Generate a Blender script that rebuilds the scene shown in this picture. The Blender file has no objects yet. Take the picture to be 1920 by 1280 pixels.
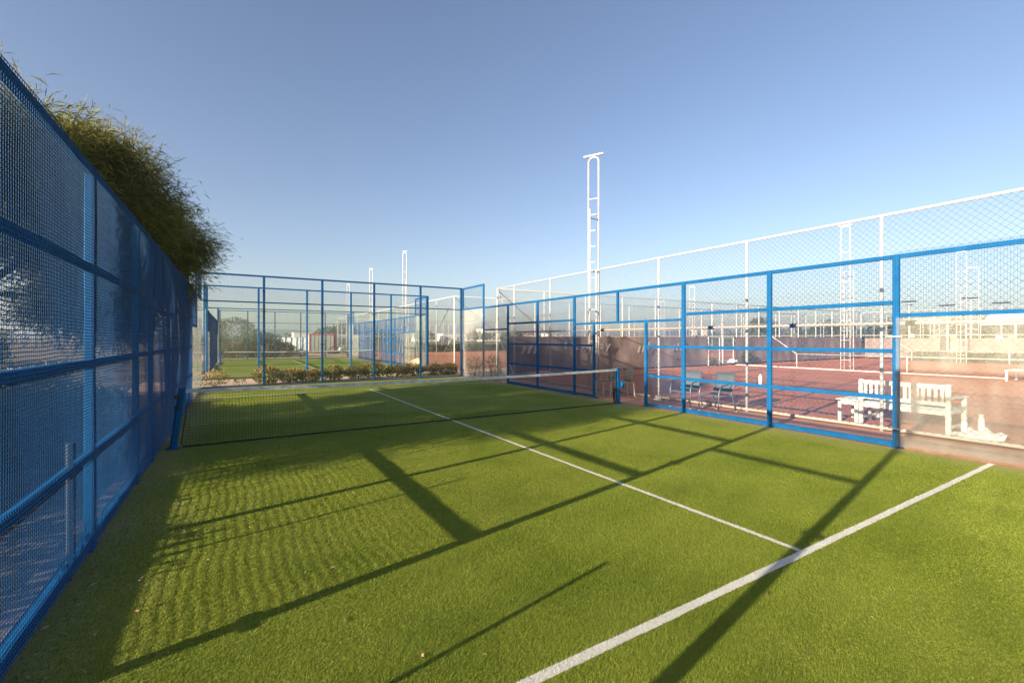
import bpy, math, random
import numpy as np
from mathutils import Vector, Matrix
R = math.radians
rng = np.random.default_rng(7)
random.seed(7)
scene = bpy.context.scene
col = scene.collection

# ------------------------------------------------------------------ camera
cam_d = bpy.data.cameras.new('camera')
cam_d.sensor_width = 36.0
cam_d.lens = 15.975
cam_d.shift_y = -0.0028
cam_d.clip_start = 0.05
cam_d.clip_end = 20000
cam = bpy.data.objects.new('camera', cam_d)
col.objects.link(cam)
CAM = Vector((-3.914, -8.848, 1.72))
cam.location = CAM
cam.rotation_euler = (R(90), 0, R(-31.38))
scene.camera = cam

# ------------------------------------------------------------------ light
SUN_EL = R(15.5)
SDIR = Vector((-0.981 * math.cos(SUN_EL), -0.194 * math.cos(SUN_EL), math.sin(SUN_EL)))   # towards the sun
world = bpy.data.worlds.new('World')
scene.world = world
world.use_nodes = True
wn = world.node_tree
bg = wn.nodes['Background']
sky = wn.nodes.new('ShaderNodeTexSky')
sky.sky_type = 'NISHITA'
sky.sun_disc = False
sky.sun_elevation = SUN_EL
sky.sun_rotation = math.atan2(SDIR.x, SDIR.y)
sky.altitude = 0
sky.air_density = 1.0
sky.dust_density = 1.0
sky.ozone_density = 1.0
wb = wn.nodes.new('ShaderNodeMix')           # the camera's warm white balance
wb.data_type = 'RGBA'
wb.blend_type = 'MULTIPLY'
wb.inputs[0].default_value = 1.0
wb.inputs[7].default_value = (1.02, 0.995, 1.10, 1)
wn.links.new(sky.outputs[0], wb.inputs[6])
wn.links.new(wb.outputs[2], bg.inputs['Color'])
bg.inputs['Strength'].default_value = 0.0545
sun_d = bpy.data.lights.new('sun', 'SUN')
sun_d.energy = 5.0
sun_d.angle = R(0.45)
sun_d.color = (1.0, 0.83, 0.62)
sun = bpy.data.objects.new('sun', sun_d)
sun.rotation_euler = (-SDIR).to_track_quat('-Z', 'Y').to_euler()
col.objects.link(sun)
vs = scene.view_settings
vs.view_transform = 'Standard'
vs.look = 'None'
vs.exposure = 1.78
vs.gamma = 1.0
vs.use_curve_mapping = False
scene.cycles.max_bounces = 10
scene.cycles.diffuse_bounces = 3
scene.cycles.glossy_bounces = 3
scene.cycles.transmission_bounces = 6
scene.cycles.transparent_max_bounces = 48
scene.cycles.sample_clamp_indirect = 4.0

# ------------------------------------------------------------------ materials
def new_mat(name):
    m = bpy.data.materials.new(name)
    m.use_nodes = True
    nt = m.node_tree
    return m, nt, nt.nodes['Principled BSDF']

def N(nt, typ, **kw):
    n = nt.nodes.new(typ)
    for k, v in kw.items():
        if k.startswith('i_'):
            n.inputs[k[2:].replace('_', ' ')].default_value = v
        else:
            setattr(n, k, v)
    return n

def ramp(nt, stops):
    r = nt.nodes.new('ShaderNodeValToRGB')
    e = r.color_ramp.elements
    while len(e) < len(stops):
        e.new(0.5)
    for el, (p, c) in zip(e, stops):
        el.position = p
        el.color = (*c, 1)
    return r

def mat(name, c, rough=0.5, metal=0.0, var=0.12, scale=6.0, bump=0.0, bscale=60.0, spec=0.5, coord='Object', stretch=None):
    """paint-like material: two-scale noise moves the colour a little, optional fine relief"""
    m, nt, b = new_mat(name)
    tc = N(nt, 'ShaderNodeTexCoord')
    src = tc.outputs[coord]
    if stretch:
        mp = N(nt, 'ShaderNodeMapping')
        mp.inputs['Scale'].default_value = stretch
        nt.links.new(src, mp.inputs['Vector'])
        src = mp.outputs['Vector']
    n1 = N(nt, 'ShaderNodeTexNoise', i_Scale=scale, i_Detail=6.0, i_Roughness=0.65)
    nt.links.new(src, n1.inputs['Vector'])
    lo = tuple(x * (1 - var * 1.6) for x in c)
    hi = tuple(min(1, x * (1 + var)) for x in c)
    r = ramp(nt, [(0.3, lo), (0.7, hi)])
    nt.links.new(n1.outputs['Fac'], r.inputs['Fac'])
    nt.links.new(r.outputs['Color'], b.inputs['Base Color'])
    b.inputs['Roughness'].default_value = rough
    b.inputs['Metallic'].default_value = metal
    b.inputs['Specular IOR Level'].default_value = spec
    if bump:
        n2 = N(nt, 'ShaderNodeTexNoise', i_Scale=bscale, i_Detail=5.0)
        nt.links.new(src, n2.inputs['Vector'])
        bp = N(nt, 'ShaderNodeBump', i_Strength=bump, i_Distance=0.02)
        nt.links.new(n2.outputs['Fac'], bp.inputs['Height'])
        nt.links.new(bp.outputs['Normal'], b.inputs['Normal'])
    return m

def leaf_mat(name, c1, c2, trans=0.45, scale=1.2, spec=0.4):
    m, nt, b = new_mat(name)
    out = nt.nodes['Material Output']
    tc = N(nt, 'ShaderNodeTexCoord')
    geo = N(nt, 'ShaderNodeNewGeometry')
    n1 = N(nt, 'ShaderNodeTexNoise', i_Scale=scale, i_Detail=3.0)
    nt.links.new(tc.outputs['Object'], n1.inputs['Vector'])
    add = N(nt, 'ShaderNodeMath', operation='ADD')
    mul = N(nt, 'ShaderNodeMath', operation='MULTIPLY')
    mul.inputs[1].default_value = 0.55
    nt.links.new(geo.outputs['Random Per Island'], mul.inputs[0])
    nt.links.new(n1.outputs['Fac'], add.inputs[0])
    nt.links.new(mul.outputs[0], add.inputs[1])
    r = ramp(nt, [(0.42, c1), (1.0, c2)])
    nt.links.new(add.outputs[0], r.inputs['Fac'])
    nt.links.new(r.outputs['Color'], b.inputs['Base Color'])
    b.inputs['Roughness'].default_value = 0.5
    b.inputs['Specular IOR Level'].default_value = spec
    tr = N(nt, 'ShaderNodeBsdfTranslucent')
    nt.links.new(r.outputs['Color'], tr.inputs['Color'])
    mx = N(nt, 'ShaderNodeMixShader')
    mx.inputs['Fac'].default_value = trans
    nt.links.new(b.outputs[0], mx.inputs[1])
    nt.links.new(tr.outputs[0], mx.inputs[2])
    nt.links.new(mx.outputs[0], out.inputs['Surface'])
    return m

def glass_mat(name, dust=0.05, tint=(0.965, 0.985, 0.975)):
    """clear pane with a film of dust on each face"""
    m, nt, b = new_mat(name)
    nt.nodes.remove(b)
    out = nt.nodes['Material Output']
    tr = N(nt, 'ShaderNodeBsdfTransparent')
    tr.inputs['Color'].default_value = (*tint, 1)
    gl = N(nt, 'ShaderNodeBsdfGlossy', i_Roughness=0.02)
    lw = N(nt, 'ShaderNodeLayerWeight', i_Blend=0.5)
    pw = N(nt, 'ShaderNodeMath', operation='POWER')
    pw.inputs[1].default_value = 5.0
    nt.links.new(lw.outputs['Facing'], pw.inputs[0])
    fr = N(nt, 'ShaderNodeMath', operation='MULTIPLY_ADD')
    fr.inputs[1].default_value = 0.75
    fr.inputs[2].default_value = 0.03
    nt.links.new(pw.outputs[0], fr.inputs[0])
    m1 = N(nt, 'ShaderNodeMixShader')
    nt.links.new(fr.outputs[0], m1.inputs['Fac'])
    nt.links.new(tr.outputs[0], m1.inputs[1])
    nt.links.new(gl.outputs[0], m1.inputs[2])
    df = N(nt, 'ShaderNodeBsdfDiffuse')
    df.inputs['Color'].default_value = (0.72, 0.70, 0.64, 1)
    tl = N(nt, 'ShaderNodeBsdfTranslucent')
    tl.inputs['Color'].default_value = (0.72, 0.70, 0.64, 1)
    md = N(nt, 'ShaderNodeMixShader', i_Fac=0.35)
    nt.links.new(df.outputs[0], md.inputs[1])
    nt.links.new(tl.outputs[0], md.inputs[2])
    tc = N(nt, 'ShaderNodeTexCoord')
    mp = N(nt, 'ShaderNodeMapping')
    mp.inputs['Scale'].default_value = (3.0, 3.0, 0.8)
    nt.links.new(tc.outputs['Object'], mp.inputs['Vector'])
    n1 = N(nt, 'ShaderNodeTexNoise', i_Scale=1.3, i_Detail=5.0)
    nt.links.new(mp.outputs[0], n1.inputs['Vector'])
    mr = N(nt, 'ShaderNodeMapRange')
    mr.inputs['From Min'].default_value = 0.3
    mr.inputs['From Max'].default_value = 0.75
    mr.inputs['To Min'].default_value = dust * 0.6
    mr.inputs['To Max'].default_value = dust * 1.7
    nt.links.new(n1.outputs['Fac'], mr.inputs['Value'])
    m2 = N(nt, 'ShaderNodeMixShader')
    nt.links.new(mr.outputs[0], m2.inputs['Fac'])
    nt.links.new(m1.outputs[0], m2.inputs[1])
    nt.links.new(md.outputs[0], m2.inputs[2])
    nt.links.new(m2.outputs[0], out.inputs['Surface'])
    return m

def turf_mat(name):
    m, nt, b = new_mat(name)
    tc = N(nt, 'ShaderNodeTexCoord')
    big = N(nt, 'ShaderNodeTexNoise', i_Scale=0.7, i_Detail=5.0, i_Roughness=0.6)
    mid = N(nt, 'ShaderNodeTexNoise', i_Scale=9.0, i_Detail=4.0, i_Roughness=0.7)
    fine = N(nt, 'ShaderNodeTexNoise', i_Scale=70.0, i_Detail=4.0, i_Roughness=0.8)
    for n in (big, mid, fine):
        nt.links.new(tc.outputs['Object'], n.inputs['Vector'])
    a1 = N(nt, 'ShaderNodeMath', operation='MULTIPLY_ADD')
    a1.inputs[1].default_value = 0.52
    nt.links.new(big.outputs['Fac'], a1.inputs[0])
    m3 = N(nt, 'ShaderNodeMath', operation='MULTIPLY')
    m3.inputs[1].default_value = 0.2
    nt.links.new(mid.outputs['Fac'], m3.inputs[0])
    nt.links.new(m3.outputs[0], a1.inputs[2])
    a2 = N(nt, 'ShaderNodeMath', operation='MULTIPLY_ADD')
    a2.inputs[1].default_value = 0.35
    nt.links.new(fine.outputs['Fac'], a2.inputs[0])
    nt.links.new(a1.outputs[0], a2.inputs[2])
    r = ramp(nt, [(0.32, (0.106, 0.148, 0.014)), (0.5, (0.184, 0.223, 0.031)), (0.68, (0.260, 0.290, 0.056))])
    nt.links.new(a2.outputs[0], r.inputs['Fac'])
    # sand and clay dust blown against the side fences
    sx = N(nt, 'ShaderNodeSeparateXYZ')
    nt.links.new(tc.outputs['Object'], sx.inputs[0])
    ab = N(nt, 'ShaderNodeMath', operation='ABSOLUTE')
    nt.links.new(sx.outputs['X'], ab.inputs[0])
    ad = N(nt, 'ShaderNodeMath', operation='MULTIPLY_ADD')
    ad.inputs[1].default_value = 1.1
    nt.links.new(big.outputs['Fac'], ad.inputs[0])
    nt.links.new(ab.outputs[0], ad.inputs[2])
    dr = N(nt, 'ShaderNodeMapRange')
    dr.inputs['From Min'].default_value = 4.75
    dr.inputs['From Max'].default_value = 5.75
    dr.inputs['To Max'].default_value = 0.75
    nt.links.new(ad.outputs[0], dr.inputs['Value'])
    dm = N(nt, 'ShaderNodeMix', data_type='RGBA')
    nt.links.new(dr.outputs[0], dm.inputs[0])
    nt.links.new(r.outputs['Color'], dm.inputs[6])
    dm.inputs[7].default_value = (0.36, 0.30, 0.16, 1)
    nt.links.new(dm.outputs[2], b.inputs['Base Color'])
    b.inputs['Roughness'].default_value = 0.85
    b.inputs['Specular IOR Level'].default_value = 0.05
    bf = N(nt, 'ShaderNodeTexNoise', i_Scale=160.0, i_Detail=4.0, i_Roughness=0.7)
    nt.links.new(tc.outputs['Object'], bf.inputs['Vector'])
    bp = N(nt, 'ShaderNodeBump', i_Strength=0.55, i_Distance=0.01)
    nt.links.new(bf.outputs['Fac'], bp.inputs['Height'])
    nt.links.new(bp.outputs['Normal'], b.inputs['Normal'])
    return m

def earth_mat(name, stops, scale=0.5, bump=0.4, bscale=25.0):
    m, nt, b = new_mat(name)
    tc = N(nt, 'ShaderNodeTexCoord')
    n1 = N(nt, 'ShaderNodeTexNoise', i_Scale=scale, i_Detail=8.0, i_Roughness=0.68)
    n2 = N(nt, 'ShaderNodeTexNoise', i_Scale=scale * 30, i_Detail=4.0)
    for n in (n1, n2):
        nt.links.new(tc.outputs['Object'], n.inputs['Vector'])
    a = N(nt, 'ShaderNodeMath', operation='MULTIPLY_ADD')
    a.inputs[1].default_value = 0.3
    nt.links.new(n2.outputs['Fac'], a.inputs[0])
    s = N(nt, 'ShaderNodeMath', operation='MULTIPLY')
    s.inputs[1].default_value = 0.75
    nt.links.new(n1.outputs['Fac'], s.inputs[0])
    nt.links.new(s.outputs[0], a.inputs[2])
    r = ramp(nt, stops)
    nt.links.new(a.outputs[0], r.inputs['Fac'])
    nt.links.new(r.outputs['Color'], b.inputs['Base Color'])
    b.inputs['Roughness'].default_value = 0.95
    b.inputs['Specular IOR Level'].default_value = 0.1
    n3 = N(nt, 'ShaderNodeTexNoise', i_Scale=bscale, i_Detail=6.0)
    nt.links.new(tc.outputs['Object'], n3.inputs['Vector'])
    bp = N(nt, 'ShaderNodeBump', i_Strength=bump, i_Distance=0.03)
    nt.links.new(n3.outputs['Fac'], bp.inputs['Height'])
    nt.links.new(bp.outputs['Normal'], b.inputs['Normal'])
    return m

M = {}
M['blue'] = mat('blue_paint', (0.008, 0.098, 0.255), 0.6, var=0.14, scale=5, spec=0.06)
M['wire'] = mat('blue_wire', (0.005, 0.070, 0.210), 0.45, var=0.08, spec=0.12)
M['white'] = mat('white_paint', (0.48, 0.475, 0.46), 0.5, var=0.14, scale=4)
M['cream'] = mat('cream_pipe', (0.38, 0.34, 0.285), 0.55, var=0.10, scale=3)
M['galv'] = mat('galvanised_wire', (0.13, 0.14, 0.16), 0.5, metal=0.2, var=0.1)
M['steel'] = mat('dull_steel_pipe', (0.36, 0.35, 0.35), 0.5, metal=0.2, var=0.1)
M['black'] = mat('black_plastic', (0.02, 0.021, 0.023), 0.6, var=0.1)
M['net'] = mat('net_cord', (0.012, 0.013, 0.016), 0.8, var=0.1)
M['band'] = mat('net_band', (0.55, 0.55, 0.56), 0.8, var=0.22, scale=9, bump=0.3, bscale=30)
M['line'] = mat('court_line_white', (0.62, 0.60, 0.54), 0.9, var=0.12, scale=30, bump=0.6, bscale=140)
M['bench'] = mat('white_bench_paint', (0.64, 0.62, 0.55), 0.5, var=0.08, scale=8, bump=0.08, bscale=50)
M['sling'] = mat('grey_sling_fabric', (0.085, 0.098, 0.10), 0.8, var=0.1, scale=30)
M['beige'] = mat('beige_plastic', (0.30, 0.255, 0.195), 0.55, var=0.06)
M['alu'] = mat('grey_metal_tube', (0.16, 0.165, 0.175), 0.4, metal=0.5, var=0.05)
M['glass'] = glass_mat('dusty_glass', 0.10)
M['glass_back'] = glass_mat('clear_glass', 0.014, (0.96, 0.985, 0.975))
M['turf'] = turf_mat('artificial_turf')
M['blade'] = leaf_mat('turf_blades', (0.092, 0.138, 0.011), (0.255, 0.298, 0.044), 0.3, 0.9, 0.08)
M['blade_white'] = leaf_mat('white_turf_blades', (0.50, 0.48, 0.42), (0.68, 0.66, 0.6), 0.25, 3)
M['clay'] = earth_mat('red_clay', [(0.35, (0.42, 0.150, 0.075)), (0.55, (0.53, 0.205, 0.110)), (0.75, (0.60, 0.275, 0.155))], 0.35, 0.35, 18)
M['clay_worn'] = earth_mat('pale_clay_strip', [(0.35, (0.38, 0.18, 0.11)), (0.55, (0.52, 0.27, 0.17)), (0.75, (0.58, 0.37, 0.25))], 0.8, 0.5, 30)
M['sand'] = earth_mat('sandy_path', [(0.35, (0.36, 0.25, 0.18)), (0.55, (0.50, 0.36, 0.27)), (0.75, (0.58, 0.46, 0.36))], 0.8, 0.5, 30)
M['dirt'] = earth_mat('dry_ground', [(0.35, (0.06, 0.05, 0.03)), (0.52, (0.13, 0.105, 0.065)), (0.7, (0.26, 0.22, 0.15))], 0.12, 0.6, 6)
M['kerb'] = mat('dark_kerb', (0.11, 0.075, 0.06), 0.85, var=0.25, scale=4, bump=0.3)
M['redkerb'] = mat('red_brown_kerb', (0.22, 0.085, 0.055), 0.85, var=0.25, scale=5, bump=0.4)
M['concrete'] = mat('concrete', (0.36, 0.34, 0.31), 0.85, var=0.15, scale=2, bump=0.3)
M['banner'] = mat('faded_windscreen', (0.215, 0.165, 0.145), 0.85, var=0.22, scale=1.1, bump=0.9, bscale=2.2, stretch=(1, 1, 0.6))
M['print'] = mat('faded_white_print', (0.46, 0.42, 0.40), 0.85, var=0.25, scale=5)
M['acacia'] = leaf_mat('long_narrow_leaves', (0.032, 0.046, 0.011), (0.270, 0.255, 0.048), 0.58, 0.9)
M['shrubleaf'] = leaf_mat('shrub_leaves', (0.045, 0.07, 0.02), (0.17, 0.16, 0.04), 0.35, 4)
M['shrubtip'] = leaf_mat('young_shrub_leaves', (0.30, 0.17, 0.05), (0.45, 0.28, 0.08), 0.4, 4)
M['bush'] = leaf_mat('grey_green_leaves', (0.035, 0.052, 0.018), (0.12, 0.13, 0.045), 0.3, 0.8)
M['hedge'] = leaf_mat('hedge_leaves', (0.03, 0.05, 0.02), (0.09, 0.11, 0.035), 0.3, 1.0)
M['bark'] = mat('bark', (0.10, 0.075, 0.055), 0.9, var=0.3, scale=8, bump=0.8, bscale=20, stretch=(1, 1, 0.25))
M['cabin'] = mat('grey_cabin_panel', (0.36, 0.36, 0.33), 0.6, var=0.08)
M['red'] = mat('red_trim', (0.42, 0.09, 0.08), 0.5, var=0.1)
M['pane'] = mat('dark_window_glass', (0.05, 0.065, 0.08), 0.12, var=0.1)
M['plaster'] = mat('white_plaster', (0.70, 0.66, 0.58), 0.85, var=0.08, scale=1)
M['roofcloth'] = mat('white_roof_sheet', (0.76, 0.74, 0.70), 0.7, var=0.06, scale=0.6)
M['tile'] = mat('clay_roof', (0.30, 0.14, 0.09), 0.85, var=0.2, scale=2)
M['orange'] = mat('orange_board', (0.62, 0.30, 0.10), 0.6, var=0.15, scale=8)
M['hill'] = earth_mat('far_hillside', [(0.35, (0.06, 0.07, 0.05)), (0.55, (0.11, 0.11, 0.08)), (0.75, (0.17, 0.16, 0.12))], 0.01, 0.2, 0.1)
M['bottle'] = mat('clear_bottle', (0.55, 0.62, 0.66), 0.25, var=0.05)
M['sheet'] = mat('white_crumpled_sheet', (0.74, 0.73, 0.70), 0.8, var=0.08, scale=10, bump=0.6, bscale=14)
M['dryleaf'] = leaf_mat('dry_leaves', (0.18, 0.10, 0.05), (0.45, 0.33, 0.18), 0.3, 20)
M['wicker'] = mat('tan_wicker', (0.36, 0.27, 0.19), 0.8, var=0.2, scale=30, bump=0.5, bscale=80)

# ------------------------------------------------------------------ mesh helpers
def wloc(o):
    v = Vector((0, 0, 0))
    while o is not None:
        v += o.location
        o = o.parent
    return v

class MB:
    def __init__(self):
        self.V, self.F, self.n = [], [], 0

    def add(self, verts, faces):
        verts = np.asarray(verts, float)
        self.V.append(verts)
        for f in faces:
            self.F.append(np.asarray(f) + self.n)
        self.n += len(verts)
        return self

    def box(self, a, b):
        (x0, y0, z0), (x1, y1, z1) = a, b
        x0, x1 = sorted((x0, x1)); y0, y1 = sorted((y0, y1)); z0, z1 = sorted((z0, z1))
        v = [(x0, y0, z0), (x1, y0, z0), (x1, y1, z0), (x0, y1, z0), (x0, y0, z1), (x1, y0, z1), (x1, y1, z1), (x0, y1, z1)]
        return self.add(v, [(0, 3, 2, 1), (4, 5, 6, 7), (0, 1, 5, 4), (1, 2, 6, 5), (2, 3, 7, 6), (3, 0, 4, 7)])

    def bbox(self, a, b, c=0.006):
        """box with chamfered vertical and horizontal edges"""
        (x0, y0, z0), (x1, y1, z1) = a, b
        x0, x1 = sorted((x0, x1)); y0, y1 = sorted((y0, y1)); z0, z1 = sorted((z0, z1))
        c = min(c, (x1 - x0) / 3, (y1 - y0) / 3, (z1 - z0) / 3)
        v, idx = [], {}
        for i, X in enumerate((x0, x1)):
            for j, Y in enumerate((y0, y1)):
                for k, Z in enumerate((z0, z1)):
                    sx, sy, sz = (1 if i == 0 else -1), (1 if j == 0 else -1), (1 if k == 0 else -1)
                    idx[i, j, k, 0] = len(v); v.append((X, Y + sy * c, Z + sz * c))
                    idx[i, j, k, 1] = len(v); v.append((X + sx * c, Y, Z + sz * c))
                    idx[i, j, k, 2] = len(v); v.append((X + sx * c, Y + sy * c, Z))
        I = lambda i, j, k, a_: idx[i, j, k, a_]
        f = [(I(0,0,0,0), I(0,0,1,0), I(0,1,1,0), I(0,1,0,0)), (I(1,0,0,0), I(1,1,0,0), I(1,1,1,0), I(1,0,1,0)),
             (I(0,0,0,1), I(1,0,0,1), I(1,0,1,1), I(0,0,1,1)), (I(0,1,0,1), I(0,1,1,1), I(1,1,1,1), I(1,1,0,1)),
             (I(0,0,0,2), I(0,1,0,2), I(1,1,0,2), I(1,0,0,2)), (I(0,0,1,2), I(1,0,1,2), I(1,1,1,2), I(0,1,1,2))]
        for k in (0, 1):
            for j in (0, 1):
                f.append((I(0,j,k,1), I(1,j,k,1), I(1,j,k,2), I(0,j,k,2)))
            for i in (0, 1):
                f.append((I(i,0,k,0), I(i,1,k,0), I(i,1,k,2), I(i,0,k,2)))
        for i in (0, 1):
            for j in (0, 1):
                f.append((I(i,j,0,0), I(i,j,1,0), I(i,j,1,1), I(i,j,0,1)))
                for k in (0, 1):
                    f.append((I(i,j,k,0), I(i,j,k,1), I(i,j,k,2)))
        return self.add(v, f)

    def tube(self, pts, r, sides=6, cap=True):
        pts = [Vector(p) for p in pts]
        if not hasattr(r, '__len__'):
            r = [r] * len(pts)
        rings = []
        up = None
        for i, p in enumerate(pts):
            t = (pts[min(i + 1, len(pts) - 1)] - pts[max(i - 1, 0)]).normalized()
            if up is None:
                up = Vector((0, 0, 1)) if abs(t.z) < 0.9 else Vector((1, 0, 0))
            u = up - t * up.dot(t)
            if u.length < 1e-4:
                u = t.orthogonal()
            u.normalize()
            w = t.cross(u)
            up = u
            for k in range(sides):
                a = 2 * math.pi * (k + 0.5) / sides
                rings.append(p + (u * math.cos(a) + w * math.sin(a)) * r[i])
        f = []
        for i in range(len(pts) - 1):
            for k in range(sides):
                k2 = (k + 1) % sides
                f.append((i * sides + k, i * sides + k2, (i + 1) * sides + k2, (i + 1) * sides + k))
        if cap:
            f.append(tuple(range(sides - 1, -1, -1)))
            f.append(tuple((len(pts) - 1) * sides + k for k in range(sides)))
        return self.add([tuple(p) for p in rings], f)

    def lathe(self, c, prof, sides=12):
        v, f = [], []
        for (r, z) in prof:
            for k in range(sides):
                a = 2 * math.pi * k / sides
                v.append((c[0] + r * math.cos(a), c[1] + r * math.sin(a), c[2] + z))
        for i in range(len(prof) - 1):
            for k in range(sides):
                k2 = (k + 1) % sides
                f.append((i * sides + k, i * sides + k2, (i + 1) * sides + k2, (i + 1) * sides + k))
        f.append(tuple(range(sides - 1, -1, -1)))
        f.append(tuple((len(prof) - 1) * sides + k for k in range(sides)))
        return self.add(v, f)

    def wires(self, A, B, r, offs=None):
        """many straight 4-sided wires at once: A, B (n,3)"""
        A = np.asarray(A, float); B = np.asarray(B, float)
        T = B - A
        T /= np.linalg.norm(T, axis=1)[:, None]
        ref = np.where(np.abs(T[:, 2:3]) < 0.8, np.array([[0, 0, 1.0]]), np.array([[0, 1.0, 0.3]]))
        U = np.cross(T, ref); U /= np.linalg.norm(U, axis=1)[:, None]
        W = np.cross(T, U)
        vs_ = np.stack([A + U * r, A + W * r, A - U * r, A - W * r, B + U * r, B + W * r, B - U * r, B - W * r], 1).reshape(-1, 3)
        base = (np.arange(len(A)) * 8)[:, None, None]
        q = np.array([(0, 1, 5, 4), (1, 2, 6, 5), (2, 3, 7, 6), (3, 0, 4, 7)])[None]
        self.V.append(vs_)
        self.F.append((base + q).reshape(-1, 4) + self.n)
        self.n += len(vs_)
        return self

    def build(self, name, m, parent=None, kind=None, smooth=False, label=None):
        V = np.concatenate(self.V)
        off = np.array(wloc(parent)) if parent is not None else np.zeros(3)
        V = V - off
        me = bpy.data.meshes.new(name)
        sizes, loops = [], []
        for f in self.F:
            if f.ndim == 1:
                sizes.append([len(f)]); loops.append(f)
            else:
                sizes.append(np.full(len(f), f.shape[1])); loops.append(f.ravel())
        sizes = np.concatenate(sizes); loops = np.concatenate(loops)
        fill_mesh(me, V, loops, sizes)
        if smooth:
            me.shade_smooth()
        me.materials.append(m)
        o = bpy.data.objects.new(name, me)
        col.objects.link(o)
        if parent is not None:
            o.parent = parent
        if kind:
            o['kind'] = kind
        if label:
            o['label'] = label
        return o

def fill_mesh(me, V, loops, sizes):
    me.vertices.add(len(V))
    me.vertices.foreach_set('co', np.ascontiguousarray(V, dtype=np.float32).ravel())
    me.loops.add(len(loops))
    me.loops.foreach_set('vertex_index', np.ascontiguousarray(loops, dtype=np.int32))
    me.polygons.add(len(sizes))
    st = np.zeros(len(sizes), dtype=np.int32)
    st[1:] = np.cumsum(sizes)[:-1]
    me.polygons.foreach_set('loop_start', st)
    me.update(calc_edges=True)
    me.validate()
    me.shade_flat()

def quads(name, V, m, parent=None, kind=None, n=4):
    """V (k, n, 3): loose polygons"""
    V = np.asarray(V)
    off = np.array(wloc(parent)) if parent is not None else np.zeros(3)
    me = bpy.data.meshes.new(name)
    fill_mesh(me, V.reshape(-1, 3) - off, np.arange(V.shape[0] * n), np.full(V.shape[0], n))
    me.materials.append(m)
    o = bpy.data.objects.new(name, me)
    col.objects.link(o)
    if parent is not None:
        o.parent = parent
    if kind:
        o['kind'] = kind
    return o

def thing(name, label, cat, loc=(0, 0, 0), rz=0.0, group=None):
    o = bpy.data.objects.new(name, None)
    o.empty_display_size = 0.1
    col.objects.link(o)
    o.location = loc
    o.rotation_euler = (0, 0, rz)
    o['label'] = label
    o['category'] = cat
    if group:
        o['group'] = group
    return o

def tag(o, label, cat, group=None):
    o['label'] = label
    o['category'] = cat
    if group:
        o['group'] = group
    return o

def place(o, loc, rz=0.0):
    o.location = loc
    o.rotation_euler = (0, 0, rz)
    return o

def copy_tree(o, parent=None):
    c = o.copy()
    col.objects.link(c)
    c.parent = parent
    for ch in list(o.children):
        copy_tree(ch, c)
    return c

def another(src, loc, rz, label, group):
    c = copy_tree(src)
    place(c, loc, rz)
    c['label'] = label
    c['group'] = group
    return c

def sheet(name, x0, y0, x1, y1, z, m, label=None, cat=None, parent=None, nx=1, ny=1):
    mb = MB()
    xs = np.linspace(x0, x1, nx + 1); ys = np.linspace(y0, y1, ny + 1)
    v = [(x, y, z) for y in ys for x in xs]
    f = [(j * (nx + 1) + i, j * (nx + 1) + i + 1, (j + 1) * (nx + 1) + i + 1, (j + 1) * (nx + 1) + i) for j in range(ny) for i in range(nx)]
    mb.add(v, f)
    return mb.build(name, m, parent, kind='structure')

# ------------------------------------------------------------------ ground
g = sheet('ground', -3000, -3000, 3000, 3000, -0.03, M['dirt'])
clay = sheet('clay_court', 5.03, -30, 43.5, 9.45, -0.012, M['clay'])
clay2 = sheet('clay_court', 6.35, 13.9, 43.5, 47, -0.012, M['clay'])
clay3 = sheet('clay_court', 43.55, -30, 66, 30, -0.012, M['clay'])
strip = sheet('clay_path', 5.06, -12, 6.44, 9.5, -0.006, M['clay_worn'])
path = sheet('sand_path', -7.0, 10.12, 44, 13.88, -0.016, M['sand'])
path2 = sheet('sand_path', -9, 34.75, 30, 49, -0.016, M['sand'])

P1, P2 = 0.0, 24.6
E1 = 0.13       # the enclosure stands a hand's width off the court centre
def court(cy, suffix_lines):
    turf = sheet('court_turf', -4.98, cy - 9.98, 4.98, cy + 9.98, 0.0, M['turf'])
    def line(x0, y0, x1, y1):
        nonlocal turf
        w = MB()
        n = max(2, int(max(abs(x1 - x0), abs(y1 - y0)) / 0.12))
        v, f = [], []
        horiz = abs(x1 - x0) > abs(y1 - y0)
        for i in range(n + 1):
            t = i / n
            j0, j1 = random.uniform(-0.004, 0.004), random.uniform(-0.004, 0.004)
            if horiz:
                x = x0 + (x1 - x0) * t
                v += [(x, y0 + j0, 0.004), (x, y1 + j1, 0.004)]
            else:
                y = y0 + (y1 - y0) * t
                v += [(x0 + j0, y, 0.004), (x1 + j1, y, 0.004)]
        for i in range(n):
            f.append((2 * i, 2 * i + 2, 2 * i + 3, 2 * i + 1) if horiz else (2 * i, 2 * i + 1, 2 * i + 3, 2 * i + 2))
        w.add(v, f)
        return w.build('court_line', M['line'], turf)
    line(-4.97, cy - 6.985, 4.97, cy - 6.92)
    line(-4.97, cy + 6.92, 4.97, cy + 6.985)
    line(-0.027, cy - 6.92, 0.027, cy + 6.92)
    return turf
turf1 = court(P1, '')
turf2 = court(P2, '')

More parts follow.
